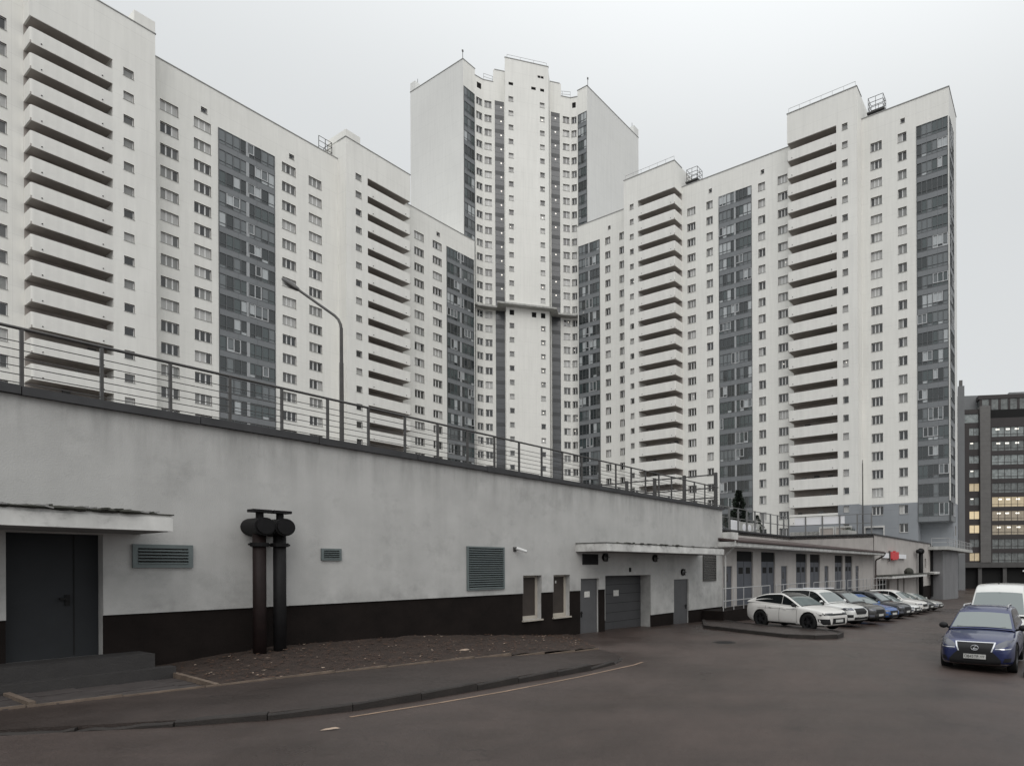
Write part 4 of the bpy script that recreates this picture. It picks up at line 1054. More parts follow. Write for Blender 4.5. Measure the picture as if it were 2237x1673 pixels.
# island in front of the parked cars
def island():
    o = link('traffic_island', None, None, F_A); struct(o)
    poly = [(21.8, 0.3), (18.9, 2.2), (17.9, 4.6), (17.15, 6.9), (17.3, 7.9), (18.0, 8.5), (19.0, 8.4), (19.9, 7.4), (20.4, 4.6), (22.1, 1.4)]
    b = MB(); inner = poly
    n = len(poly); b.add([wpt(s_, p, 0.12) for s_, p in poly] + [wpt(s_, p, -0.1) for s_, p in poly], [tuple(range(n))] + [(i, (i+1) % n, n + (i+1) % n, n + i) for i in range(n)])
    b.build('island_top', M['asphalt_w'], o)
    rnd = random.Random(2)
    for (a, pa), (c, pc) in zip(poly, poly[1:]):
        L_ = sqrt((c-a)**2 + (pc-pa)**2); m = max(1, round(L_ / 1.0))
        for k in range(m):
            s0, p0, s1, p1 = a + (c-a)*k/m, pa + (pc-pa)*k/m, a + (c-a)*(k+1)/m, pa + (pc-pa)*(k+1)/m
            d = Vector((s1 - s0, -(p1 - p0))); kb = MB(); kb.box(0.005, d.length - 0.005, -0.03, 0.10, -0.15, 0.135 + rnd.uniform(-0.006, 0.006))
            kb.build('kerb_stone', M['kerb'], o, Mx=T(s0, -p0, ground_A(s0, p0)) @ RZ(math.atan2(d.y, d.x)))
island()
# pavement along the right edge of the road
def right_pavement():
    o = link('pavement', None, None, F_A); struct(o)
    b = MB(); n = 30; pts = []
    for i in range(n + 1):
        s_ = 12.9 + 50 * i / n; pts += [wpt(s_, 15.02, 0.12), wpt(s_, 30, 0.14), wpt(s_, 15.02, -0.1)]
    b.add(pts, [(i*3, (i+1)*3, (i+1)*3 + 1, i*3 + 1) for i in range(n)] + [(i*3 + 2, (i+1)*3 + 2, (i+1)*3, i*3) for i in range(n)]); b.build('surface', M['asphalt_w'], o)
    rnd = random.Random(6)
    for k in range(30):
        s_ = 12.9 + 1.0*k; kb = MB(); kb.box(0.005, 0.995, -0.07, 0.06, -0.15, 0.13 + rnd.uniform(-0.008, 0.006)); kb.build('kerb_stone', M['kerb'], o, Mx=T(s_, -15.0, ground_A(s_, 15)))
right_pavement()
def manhole():
    w = F_A @ Vector((14.32, -5.83, 0)); R = thing('manhole_cover', 'round iron manhole cover in the asphalt before the garage gate', 'manhole', T(w.x, w.y, ground_z(w.x, w.y)))
    b = MB(); b.cyl((0, 0, -0.03), (0, 0, 0.008), 0.40, n=26); b.build('ring', M['kerb'], R)
    b = MB(); b.cyl((0, 0, -0.02), (0, 0, 0.012), 0.31, n=26); b.build('lid', M['pipe'], R)
manhole()
def litter():
    w = F_A @ Vector((1.56, -7.11, 0)); rnd = random.Random(1)
    b = MB(T(w.x, w.y, ground_z(w.x, w.y) + 0.012) @ RZ(0.5))
    b.add([(-0.11, 0, 0), (-0.05, 0.03, 0.012), (0.06, 0.035, 0.016), (0.12, 0.005, 0.0), (0.05, -0.02, 0.004), (-0.04, -0.025, 0.002)], [(0, 5, 4, 3, 2, 1)])
    tag(b.build('paper_scrap', M['leaf_pale']), 'pale scrap of paper lying on the asphalt near the kerb', 'litter')
    w = F_A @ Vector((7.2, -2.2, 0))
    b = MB(T(w.x, w.y, ground_z(w.x, w.y) + 0.17) @ RZ(0.9)); b.ell((0, 0, 0), (0.16, 0.06, 0.045), 10, 6)
    tag(b.build('pale_stone', M['leaf_pale'], smooth=True), 'pale flat stone lying in the leafy bed', 'stone')
litter()

# ------------------------------------------------------------------ conifers and boards on the terrace
def conifer(name, label, Mx, h, r, n, seed, group=None):
    R = thing(name, label, 'tree', Mx, group); rnd = random.Random(seed)
    b = MB(); b.cyl((0, 0, 0), (0, 0, h * 0.9), 0.05 * h / 2, 0.01, n=7); b.build('trunk', M['trunk'], R)
    b = MB()
    for _ in range(n):
        t = rnd.random() ** 0.75; z = h * (0.04 + 0.96 * t); rr = r * (1 - t) ** 0.8 * rnd.uniform(0.35, 1.12) * (0.75 + 0.25 * sin(z * 9 / h * 3)) + 0.02
        a = rnd.uniform(0, 6.283); c = Vector((rr * cos(a), rr * sin(a), z - 0.12 * rr))
        L_ = h * rnd.uniform(0.03, 0.075); d = Vector((cos(a), sin(a), rnd.uniform(-0.2, 0.7))).normalized(); u = d.orthogonal().normalized() * L_ * 0.4
        if rnd.random() < 0.5: u = d.cross(u)
        b.add([c - u, c + d * L_ + u * 0.1, c + u], [(0, 1, 2)])
    b.build('crown', M['conifer'], R)
def on_A(s_, p, z): w = F_A @ Vector((s_, -p, 0)); return T(w.x, w.y, z)
conifer('conifer_tree', 'dark green pointed conifer behind the terrace fence', on_A(49.0, -12.5, 5.1), 4.6, 1.5, 2600, 4)
conifer('clipped_conifer', 'small cone shaped conifer nearest the grey wall end', on_A(39.6, -9.7, 5.2), 1.35, 0.35, 500, 5, 'small terrace conifers')
conifer('clipped_conifer', 'small cone shaped conifer between the first fence posts', on_A(41.3, -9.6, 5.2), 1.35, 0.35, 500, 6, 'small terrace conifers')
conifer('hedge_bush', 'dark rounded bush right of the pointed conifer on the terrace', on_A(51.3, -11.6, 5.1), 2.3, 1.1, 1200, 7)
conifer('low_bush', 'low dark bush at the foot of the pointed conifer', on_A(47.8, -10.6, 5.1), 1.2, 1.4, 900, 8)
def terrace_boards():
    R = thing('display_board', 'white board with grey print standing behind the terrace fence', 'board', F_A @ T(43.4, 10.2, 5.2))
    b = MB(); b.box(0, 1.5, 0, 0.08, 0.05, 1.15); b.build('white_sheet', M['sign_white'], R)
    b = MB(); b.box(1.55, 5.6, 0, 0.06, 0.05, 1.1); b.build('printed_sheet', M['canopy_slab'], R)
    b = MB()
    for k in range(3):
        b.ell((2.4 + 1.1*k, -0.01, 0.6), (0.35, 0.02, 0.35)); 
    b.build('print', M['sign_white'], R)
    R = thing('flower_planter', 'grey planter box against the terrace corner wall', 'planter', F_A @ T(54.5, 3.0, 5.2))
    b = MB(); b.box(0, 3.0, 0, 0.8, 0, 0.6); b.build('box', M['canopy_slab'], R)
    rnd = random.Random(3); b = MB()
    for _ in range(160):
        x, y = rnd.uniform(0, 3), rnd.uniform(0.1, 0.7); b.add([(x, y, 0.55), (x + rnd.uniform(-.15, .15), y, 0.6 + rnd.uniform(0.1, 0.6)), (x + 0.08, y, 0.55)], [(0, 1, 2)])
    b.build('foliage', M['conifer'], R)
terrace_boards()
def sign_post():
    w = F_A @ Vector((80.8, 1.6, 0)); R = thing('road_sign', 'post with blue square sign and white plates beside the grey pillar', 'sign', T(w.x, w.y, ground_z(w.x, w.y)) @ RZ(AR))
    b = MB(); b.cyl((0, 0, 0), (0, 0, 5.6), 0.07, n=8); b.build('post', M['rail'], R)
    b = MB(); b.box(-0.6, 0.6, -0.12, -0.08, 3.5, 4.6); b.build('blue_plate', M['sign_blue'], R)
    b = MB()
    for k in range(14):
        a0, a1 = 2*pi*k/14, 2*pi*(k+1)/14; b.cyl((0.26*cos(a0), -0.13, 4.05 + 0.3*sin(a0)), (0.26*cos(a1), -0.13, 4.05 + 0.3*sin(a1)), 0.06, n=5)
    b.build('white_ring', M['sign_white'], R)
    b = MB(); b.box(0.75, 1.4, -0.12, -0.08, 3.85, 4.2); b.box(0.6, 0.75, -0.1, -0.08, 3.98, 4.06); b.build('white_plate', M['sign_white'], R)
    b = MB(); b.box(-0.5, 0.7, -0.12, -0.08, 2.6, 2.95); b.build('lower_plate', M['sign_white'], R)
    b = MB(); b.box(-0.25, 0.35, -0.12, -0.08, 4.85, 5.35); b.build('upper_plate', M['rail_l'], R)
sign_post()

# ------------------------------------------------------------------ dark office building beyond
def office():
    R = thing('office_building', 'dark brown office block with grey fin and lit windows at far right', 'building', T(61.7, 150.0, 0) @ RZ(radians(-8)))
    tops = [37.3 - 3.55*i for i in range(10)]
    lo = [(-11, -9.6), (-8.2, -5.9), (-5.2, -3.75), (-2.5, -0.15)]
    ops = [(a, c, t - 1.95, t, 0.25) for a, c in lo for t in tops] + [(-8.0, -0.2, 38.6, 40.9, 0.3)]
    b = MB(); b.facade(-14, 0, 3.0, 42.0, ops); b.build('wall', [M['off_dark'], M['off_dark']], R)
    b = MB(); b.box(0, 2.5, -0.7, 3, 3.0, 42.6); b.build('fin', M['off_fin'], R)
    ops2 = [(3.0, 30.0, t - 2.45, t, 0.25) for t in tops]
    b = MB(); b.facade(2.5, 30, 3.0, 39.6, ops2); b.build('wall', [M['off_dark'], M['off_dark']], R)
    b = MB(); b.box(-14, 30, 0.8, 20, -4, 41.9); b.build('core', M['black'], R)
    b = MB(); b.box(-14, 30, -0.6, 0.8, 1.7, 3.0); b.build('base_band', M['off_band'], R)
    b = MB()
    for x in (-6, -0.5, 5.5, 12, 18, 24): b.box(x, x + 0.9, -0.2, 0.8, -4, 1.7)
    o = b.build('ground_floor_piers', M['off_band'], R); o['kind'] = 'stuff'
    b = MB(); b.box(10.2, 13.4, -0.25, -0.2, 0.6, 1.0); b.build('ground_floor_sign', M['sign_white'], R)
    rnd = random.Random(12)
    warm = [mat('office_lit_%d' % k, (0.2, 0.18, 0.14), 0.3, emit=(1.0, 0.80, 0.50, e), var=0.5, scale=1.2) for k, e in enumerate((0.35, 0.6))]
    cool = mat('office_cool_glass', (0.25, 0.275, 0.27), 0.12, ior=1.7, var=0.5, scale=0.9)
    cool2 = mat('office_dim_glass', (0.14, 0.15, 0.145), 0.12, ior=1.7, var=0.5, scale=0.9)
    warm_dim = mat('office_lit_dim', (0.2, 0.18, 0.15), 0.3, emit=(1.0, 0.82, 0.58, 0.14), var=0.5, scale=1.2)
    litrow = {0: cool, 1: cool2, 2: cool, 3: cool, 4: cool2, 5: warm[0], 6: warm_dim, 7: warm_dim, 8: cool2, 9: cool2}
    for i, t in enumerate(tops):
        for a, c in lo:
            b = MB(); b.box(a, c, 0.2, 0.22, t - 1.95, t); o = b.build('window', warm[rnd.randrange(2)] if rnd.random() < 0.36 else [cool, cool2][rnd.randrange(2)], R)
            b = MB(); xm = (a + c) / 2; b.box(xm - 0.06, xm + 0.06, 0.15, 0.22, t - 1.95, t); b.build('mullion', M['off_dark'], o)
            if rnd.random() < 0.3: b = MB(); b.box(a + 0.3, a + 1.0, 0.17, 0.195, t - 0.5, t - 0.25); b.build('ceiling_light', M['lamp_on'], o)
        b = MB(); b.box(3.0, 30, 0.2, 0.22, t - 2.45, t); o = b.build('window_band', litrow[i], R)
        b = MB()
        for k in range(18): b.box(3.0 + 1.55*k - 0.05, 3.0 + 1.55*k + 0.05, 0.12, 0.22, t - 2.45, t)
        b.box(3.0, 30, 0.13, 0.22, t - 1.85, t - 1.77); b.build('mullion_grid', M['off_dark'], o)
        if i in (0, 1, 5, 6, 7):
            for k in range(6):
                b = MB(); x = 4.2 + 2.3*k + rnd.uniform(-.3, .3); b.box(x, x + 0.9, 0.17, 0.195, t - 0.75, t - 0.4); b.build('ceiling_light', M['lamp_on'], o)
    b = MB(); b.box(-8.0, -0.2, 0.25, 0.27, 38.6, 40.9); o = b.build('window', cool, R)
    b = MB(); b.box(-5.4, 15, 5, 18, 41.5, 46.9); b.build('penthouse', M['off_grey'], R)
    b = MB(); b.box(0.5, 30, 3.0, 18, 39.6, 41.8); b.build('upper_storey', M['off_grey'], R)
    b = MB(); b.box(0.8, 30, 2.8, 17, 42.2, 45.2); o = b.build('glazed_storey', cool2, R)
    b = MB()
    for k in range(12): b.box(0.8 + 2.3*k, 1.4 + 2.3*k, 2.7, 2.85, 42.2, 45.2)
    b.box(0.5, 30, 2.6, 17, 45.2, 46.2); b.build('mullion_grid', M['off_dark'], o)
    b = MB(); b.box(9, 30, 6, 18, 46.2, 47.6); b.build('plant_room', M['off_grey'], R)
    # slim tower piece behind the wing corner
    R2 = thing('stair_tower', 'slim grey stair tower between the white wing and the dark office', 'tower', T(54.6, 140.0, 0) @ RZ(radians(-20)))
    b = MB(); b.box(-2.0, -0.5, 0, 6, -4, 45.0); b.build('shaft', M['off_grey'], R2)
    b = MB(); b.box(-1.7, -0.9, 0.8, 4, 45.0, 46.6); b.build('cap', M['off_fin'], R2)
office()

# ------------------------------------------------------------------ vehicles
M['tyre'] = mat('tyre_rubber', (0.012, 0.012, 0.012), 0.85, spec=0.2)
M['trim'] = mat('black_plastic_trim', (0.012, 0.012, 0.013), 0.6, spec=0.3)
M['alloy'] = mat('alloy_wheel', (0.30, 0.30, 0.31), 0.35, metal=0.7)
M['alloy_d'] = mat('dark_alloy_wheel', (0.03, 0.03, 0.032), 0.4, metal=0.5)
M['car_glass'] = mat('car_window_glass', (0.010, 0.012, 0.013), 0.03, ior=1.55)
M['screen'] = mat('windscreen_glass', (0.13, 0.155, 0.152), 0.04, ior=1.9)
M['lamp_clear'] = mat('headlamp_lens', (0.10, 0.105, 0.125), 0.08, ior=1.6)
M['lamp_red'] = mat('tail_lamp', (0.10, 0.006, 0.008), 0.15)
M['chrome'] = mat('chrome', (0.62, 0.62, 0.64), 0.14, metal=1.0)
M['plate'] = mat('number_plate', (0.50, 0.50, 0.48), 0.6, var=0.2, scale=9)
def paint(name, c, metal=0.0, dirt=0.0):
    return mat(name, c, 0.38, metal=metal, coat=0.8, var=dirt, scale=1.3)

def lerp_table(tab, x):
    if x <= tab[0][0]: return tab[0][1]
    for (a, va), (b, vb) in zip(tab, tab[1:]):
        if x <= b:
            t = (x - a) / max(b - a, 1e-6); t = t * t * (3 - 2 * t) * 0.5 + t * 0.5
            return va + (vb - va) * t
    return tab[-1][1]
def eval_mesh(ob):
    dg = bpy.context.evaluated_depsgraph_get(); dg.update()
    return bpy.data.meshes.new_from_object(ob.evaluated_get(dg))

_wheel_cache = {}
def wheel_meshes(r, dark):
    key = (round(r, 3), dark)
    if key in _wheel_cache: return _wheel_cache[key]
    w = 0.115; b = MB(); n = 28
    prof = [(r * 0.66, -w * 0.9), (r * 0.72, -w), (r * 0.93, -w), (r * 0.985, -w * 0.8), (r, -w * 0.45), (r, w * 0.45), (r * 0.985, w * 0.8), (r * 0.93, w), (r * 0.72, w), (r * 0.66, w * 0.9)]
    pts = [(R_ * cos(2*pi*k/n), y, R_ * sin(2*pi*k/n)) for R_, y in prof for k in range(n)]
    f = [(i*n + k, i*n + (k+1) % n, (i+1)*n + (k+1) % n, (i+1)*n + k) for i in range(len(prof) - 1) for k in range(n)]
    b.add(pts, f); ty = b.mesh('wheel', M['tyre'], smooth=True)
    b = MB(); ri = r * 0.68
    for y0 in (w * 0.86,):
        for k in range(n):
            a0, a1 = 2*pi*k/n, 2*pi*(k+1)/n
            b.quad((ri*cos(a0), y0, ri*sin(a0)), (ri*cos(a1), y0, ri*sin(a1)), (ri*.9*cos(a1), y0 - .005, ri*.9*sin(a1)), (ri*.9*cos(a0), y0 - .005, ri*.9*sin(a0)))
            b.quad((ri*.9*cos(a0), y0 - .005, ri*.9*sin(a0)), (ri*.9*cos(a1), y0 - .005, ri*.9*sin(a1)), (ri*.86*cos(a1), -w*.5, ri*.86*sin(a1)), (ri*.86*cos(a0), -w*.5, ri*.86*sin(a0)))
        for k in range(5):
            a = 2*pi*k/5; b.M = Matrix.Rotation(a, 4, 'Y'); b.box(0.03, ri * 0.93, y0 - 0.05, y0 - 0.012, -0.04, -0.012); b.box(0.03, ri * 0.93, y0 - 0.05, y0 - 0.012, 0.012, 0.04)
        b.M = Matrix(); b.cyl((0, y0 - 0.06, 0), (0, y0 - 0.005, 0), 0.06, n=12)
    b.cyl((0, -w*.3, 0), (0, -w*.25, 0), ri*.87, n=n, mi=1)
    rm = b.mesh('rim', [M['alloy_d'] if dark else M['alloy'], M['trim']])
    _wheel_cache[key] = (ty, rm); return ty, rm

def build_car(name, label, P, colour, Mx, group=None, dark_wheels=False, cat='car'):
    """P: dict of measures in metres; x forward, y left, z up, origin on the ground under the middle."""
    R = thing(name, label, cat, Mx, group)
    L_, Wd, H = P['L'], P['W'], P['H']; hw = Wd / 2; xf, xr = L_/2, -L_/2
    xfa = xf - P['fo']; xra = xfa - P['wb']; r = P['r']
    zc = P.get('zc', 0.22)
    top, A0, C0 = P['top'], P['A0'], P['C0']
    nose = P.get('nose', 0.66)
    plan = [(xr, 0.80), (xr + 0.12, 0.90), (xr + 0.5, 0.975), (xr + 1.2, 1.0), (xf - 1.1, 1.0), (xf - 0.55, 0.965), (xf - 0.22, 0.88), (xf - 0.07, nose + 0.1), (xf, nose)]
    bot = [(xr, zc + 0.24), (xr + 0.15, zc + 0.10), (xr + 0.5, zc), (xf - 0.5, zc - 0.02), (xf - 0.15, zc + 0.0), (xf, zc + 0.10)]
    xs = sorted({round(v, 3) for v in [xr, xr + .04, xr + .12, xr + .3, xr + .6, xra - .5, xra, xra + .5, -0.3, 0.0, 0.4, xfa - .5, xfa - .2, xfa, xfa + .3, xf - .4, xf - .25, xf - .14, xf - .05, xf]})
    ring = []
    for x in xs:
        w = hw * lerp_table(plan, x); zb = lerp_table(bot, x); zt = lerp_table(top, x); h = zt - zb
        half = [(0, zb), (.84*w, zb), (.955*w, zb + .06), (.995*w, zb + .26*h), (1.0*w, zb + .5*h), (.985*w, zb + .70*h), (.955*w, zb + .87*h), (.90*w, zb + .965*h), (.80*w, zt), (.42*w, zt + .02), (0, zt + .028)]
        ring.append([(x, y, z) for y, z in half] + [(x, -y, z) for y, z in half[-2:0:-1]])
    n = len(ring[0]); b = MB()
    b.add([p for rr in ring for p in rr], [(i*n + j, (i+1)*n + j, (i+1)*n + (j+1) % n, i*n + (j+1) % n) for i in range(len(xs) - 1) for j in range(n)]
          + [tuple(range(n)), tuple((len(xs) - 1)*n + j for j in range(n - 1, -1, -1))])
    me = b.mesh('body', [colour, M['trim']], smooth=True)
    tmp = bpy.data.objects.new('tmp', me); COL.objects.link(tmp)
    sm = tmp.modifiers.new('s', 'SUBSURF'); sm.levels = 2; sm.render_levels = 2
    me2 = eval_mesh(tmp); tmp.modifiers.clear(); tmp.data = me2
    ra = r + 0.055
    cut = []
    for xa in (xfa, xra):
        cb = MB(); cb.cyl((xa, -hw - 0.3, r - 0.005), (xa, -hw + 0.30, r - 0.005), ra, n=36); cb.cyl((xa, hw - 0.30, r - 0.005), (xa, hw + 0.3, r - 0.005), ra, n=36)
        co = cb.build('cutter', M['trim']); cut.append(co)
        bm_ = tmp.modifiers.new('b', 'BOOLEAN'); bm_.object = co; bm_.operation = 'DIFFERENCE'; bm_.solver = 'EXACT'
    body_me = eval_mesh(tmp); body_me.name = 'body'
    for o in cut + [tmp]: bpy.data.objects.remove(o, do_unlink=True)
    for p in body_me.polygons:
        c = p.center; dark = False
        for xa in (xfa, xra):
            d = sqrt((c.x - xa)**2 + (c.z - r)**2)
            if d < ra + 0.012 and abs(p.normal.y) < 0.6 or (d < ra - 0.01): dark = True
            if P.get('arch_trim') and d < ra + P['arch_trim'] and abs(c.y) > hw * 0.8: dark = True
        if c.z < zc + P.get('sill', 0.05): dark = True
        p.material_index = 1 if dark else 0
        p.use_smooth = True
    if len(body_me.materials) < 2: body_me.materials.append(M['trim'])
    body = link('body', body_me, R)
    bvh = BVHTree.FromPolygons([v.co for v in body_me.vertices], [p.vertices[:] for p in body_me.polygons])
    def hit(axis, a, c, sgn):
        if axis == 'x': o, d = Vector((sgn * (L_), a, c)), Vector((-sgn, 0, 0))
        elif axis == 'y': o, d = Vector((a, sgn * 3, c)), Vector((0, -sgn, 0))
        else: o, d = Vector((a, c, 4)), Vector((0, 0, -1))
        h_ = bvh.ray_cast(o, d)
        return h_[0] if h_[0] is not None else None
    def patch(nm, rows, m, axis='x', sgn=1, off=0.008, nx=8, parent=None):
        # rows: (z, a0, a1); conforms to the body along `axis`
        pts = []; bb = MB(); sub = []
        for (z0, a0, a1), (z1, c0, c1) in zip(rows, rows[1:]):
            for t in range(3): q = t / 3; sub.append((z0 + (z1 - z0)*q, a0 + (c0 - a0)*q, a1 + (c1 - a1)*q))
        sub.append(rows[-1])
        last = None
        for z, a0, a1 in sub:
            for i in range(nx + 1):
                a = a0 + (a1 - a0) * i / nx; h_ = hit(axis, a, z, sgn)
                if h_ is None: h_ = last if last is not None else Vector((sgn*xf if axis == 'x' else a, a if axis == 'x' else sgn*hw, z))
                if axis == 'x' and abs(h_.x) < L_/2 - 0.8: h_ = Vector((sgn * (L_/2 - 0.3), a, z))
                last = h_
                v = h_.copy()
                if axis == 'x': v.x += sgn * off
                elif axis == 'y': v.y += sgn * off
                else: v.z += off
                pts.append(v)
        bb.add(pts, [(j*(nx+1) + i, j*(nx+1) + i + 1, (j+1)*(nx+1) + i + 1, (j+1)*(nx+1) + i) for j in range(len(sub) - 1) for i in range(nx)])
        return bb.build(nm, m, parent or R, smooth=True)
    # ---- cabin
    prof = P['roof']                                   # (x, z) from rear base over the roof to the windscreen base
    zbf, zbr = prof[-1][1], prof[0][1]
    belt = lambda x: zbr + (zbf - zbr) * (x - prof[0][0]) / (prof[-1][0] - prof[0][0])
    yb, yr = hw * P.get('yb', 0.90), hw * P.get('yr', 0.70)
    zmax = max(z for _, z in prof); zmin = min(zbf, zbr)
    def Y(z): t = max(0, min(1, (z - zmin) / (zmax - zmin))); return yb + (yr - yb) * t ** 1.15
    fine = []
    for i, ((xa, za), (xb, zb_)) in enumerate(zip(prof, prof[1:])):
        m = max(2, int(abs(xb - xa) / 0.12))
        fine += [(xa + (xb - xa)*k/m, za + (zb_ - za)*k/m) for k in range(m)]
    fine.append(prof[-1])
    for _ in range(2):                                  # soften the roofline
        fine = [fine[0]] + [((a[0] + 2*b_[0] + c[0])/4, (a[1] + 2*b_[1] + c[1])/4) for a, b_, c in zip(fine, fine[1:], fine[2:])] + [fine[-1]]
    gb = MB(); rr = 0.06
    sec = []
    for x, z in fine:
        zl = belt(x) - 0.06; y = Y(z); zz = max(z, zl + 0.01)
        sec.append([(x, yb, zl), (x, yb + (y - yb) * 0.5, zl + (zz - zl) * 0.5), (x, y, max(zl + 0.005, zz - rr)), (x, y - rr * 0.35, zz - rr * 0.25), (x, y - rr * 1.3, zz + 0.004), (x, y * 0.5, zz + 0.022), (x, 0, zz + 0.03)])
    rows = [s_ + [(x, -y, z) for x, y, z in s_[-2::-1]] for s_ in sec]; m_ = len(rows[0])
    gb.add([p for rw in rows for p in rw], [(i*m_ + j, i*m_ + j + 1, (i+1)*m_ + j + 1, (i+1)*m_ + j) for i in range(len(rows) - 1) for j in range(m_ - 1)])
    roofm = P.get('roof_mat') or colour
    gme = gb.mesh('cabin', [colour, roofm], smooth=True)
    if P.get('roof_mat'):
        for p in gme.polygons:
            if p.normal.z * (1 if p.normal.z > 0 else -1) > 0.75 and abs(p.center.y) < yr - 0.10: p.material_index = 1
    link('cabin', gme, R)
    # side glass, split at the door post
    def side_glass(x0, x1, sg, nm):
        bb = MB(); pts = []; cols = 16
        xs_ = [x0 + (x1 - x0) * k / cols for k in range(cols + 1)]
        ok = []
        for x in xs_:
            zt = lerp_table2(fine, x) - P.get('gm', 0.06); zl = belt(x) + P.get('gl', 0.035)
            if zt < zl + 0.012: zt = zl + 0.012
            ok.append((x, zl, zt))
        for x, zl, zt in ok:
            for t in (0, 0.5, 1):
                z = zl + (zt - zl) * t
                zz = lerp_table2(fine, x); q0 = belt(x) - 0.06; yt = Y(zz)
                f_ = (z - q0) / max(0.02, (zz - rr - q0)); y = yb + (yt - yb) * min(1.0, f_)
                pts.append((x, sg * (y + 0.010), z))
        bb.add(pts, [(i*3 + j, (i+1)*3 + j, (i+1)*3 + j + 1, i*3 + j + 1) for i in range(cols) for j in range(2)])
        bb.build(nm, M['car_glass'], R, smooth=True)
    def lerp_table2(tab, x):
        for (a, va), (b2, vb) in zip(tab, tab[1:]):
            if a <= x <= b2: return va + (vb - va) * (x - a) / max(1e-6, b2 - a)
        return tab[0][1] if x < tab[0][0] else tab[-1][1]
    gx0, gx1, bp = P['glass']
    for sg in (1, -1):
        side_glass(bp + 0.014, gx1, sg, 'front_side_window'); side_glass(gx0, bp - 0.014, sg, 'rear_side_window')
    def screen(pa, pb, nm, f0, f1):
        bb = MB(); pts = []; nn = 8; off = 0.012 if pb[0] > pa[0] else 0.012
        d = Vector((pb[0] - pa[0], pb[1] - pa[1])); nv = Vector((-d.y, d.x)).normalized()
        if nv.y < 0: nv = -nv
        for i in range(nn + 1):
            t = f0 + (f1 - f0) * i / nn; x, z = pa[0] + d.x*t, pa[1] + d.y*t
            z2 = lerp_table2(fine, x)
            yy = Y(z2) - 0.075
            for j in range(9):
                q = -1 + 2 * j / 8; crown = 0.03 * (1 - q*q)
                pts.append((x + nv.x * 0.014, q * yy, z2 + nv.y * 0.014 + crown))
        bb.add(pts, [(i*9 + j, i*9 + j + 1, (i+1)*9 + j + 1, (i+1)*9 + j) for i in range(nn) for j in range(8)])
        return bb.build(nm, M['screen'] if nm == 'windscreen' else M['car_glass'], R, smooth=True)
    ia, ib = P['ws']; screen(prof[ia], prof[ib], 'windscreen', 0.06, 0.93)
    ia, ib = P['rw']; screen(prof[ia], prof[ib], 'rear_window', 0.12, 0.90)
    # wheels
    ty, rm = wheel_meshes(r, dark_wheels)
    for xa in (xfa, xra):
        for sg in (1, -1):
            o = link('wheel', ty, R, T(xa, sg * (hw - 0.135), r) @ (Matrix() if sg == 1 else RZ(pi)))
            link('rim', rm, o)
    # mirrors
    for sg in (1, -1):
        x, z = P['mirror']; bb = MB(); bb.ell((x, sg * (hw + 0.08), z), (0.085, 0.125, 0.085), 10, 7); bb.cyl((x - 0.02, sg * (hw - 0.1), z - 0.07), (x, sg * (hw + 0.02), z - 0.03), 0.03, n=6)
        bb.build('wing_mirror', P.get('mirror_mat') or colour, R, smooth=True)
    # doors: seams and handles
    def seam(pts2, nm='door_seam'):
        for sg in (1, -1):
            bb = MB(); pv = []
            for x, z in pts2:
                h_ = hit('y', x, z, sg)
                if h_ is None: continue
                pv += [h_ + Vector((-0.008, sg*0.003, 0)), h_ + Vector((0.008, sg*0.003, 0))]
            if len(pv) >= 4: bb.add(pv, [(2*i, 2*i + 1, 2*i + 3, 2*i + 2) for i in range(len(pv)//2 - 1)]); bb.build(nm, M['trim'], R)
    zs0, zs1 = zc + 0.12, belt(bp) - 0.08
    for xd in P['doors']: seam([(xd, zs0 + (zs1 - zs0) * k / 8) for k in range(9)])
    for xd in P['handles']:
        for sg in (1, -1):
            h_ = hit('y', xd, belt(xd) - 0.17, sg)
            if h_ is not None:
                bb = MB(); bb.ell((xd, h_.y + sg*0.012, h_.z), (0.10, 0.018, 0.018), 8, 5); bb.build('door_handle', P.get('handle_mat') or colour, R)
    # bumper trim strips, lamps, grille, plate given as conforming patches
    for nm, rows_, mm, sgn, off in P['front']:
        patch(nm, rows_, mm, 'x', sgn, off)
    for nm, rows_, mm, sgn, off in P.get('side', []):
        for sg in (1, -1): patch(nm, rows_, mm, 'y', sg, off, nx=14)
    return R, patch, hit

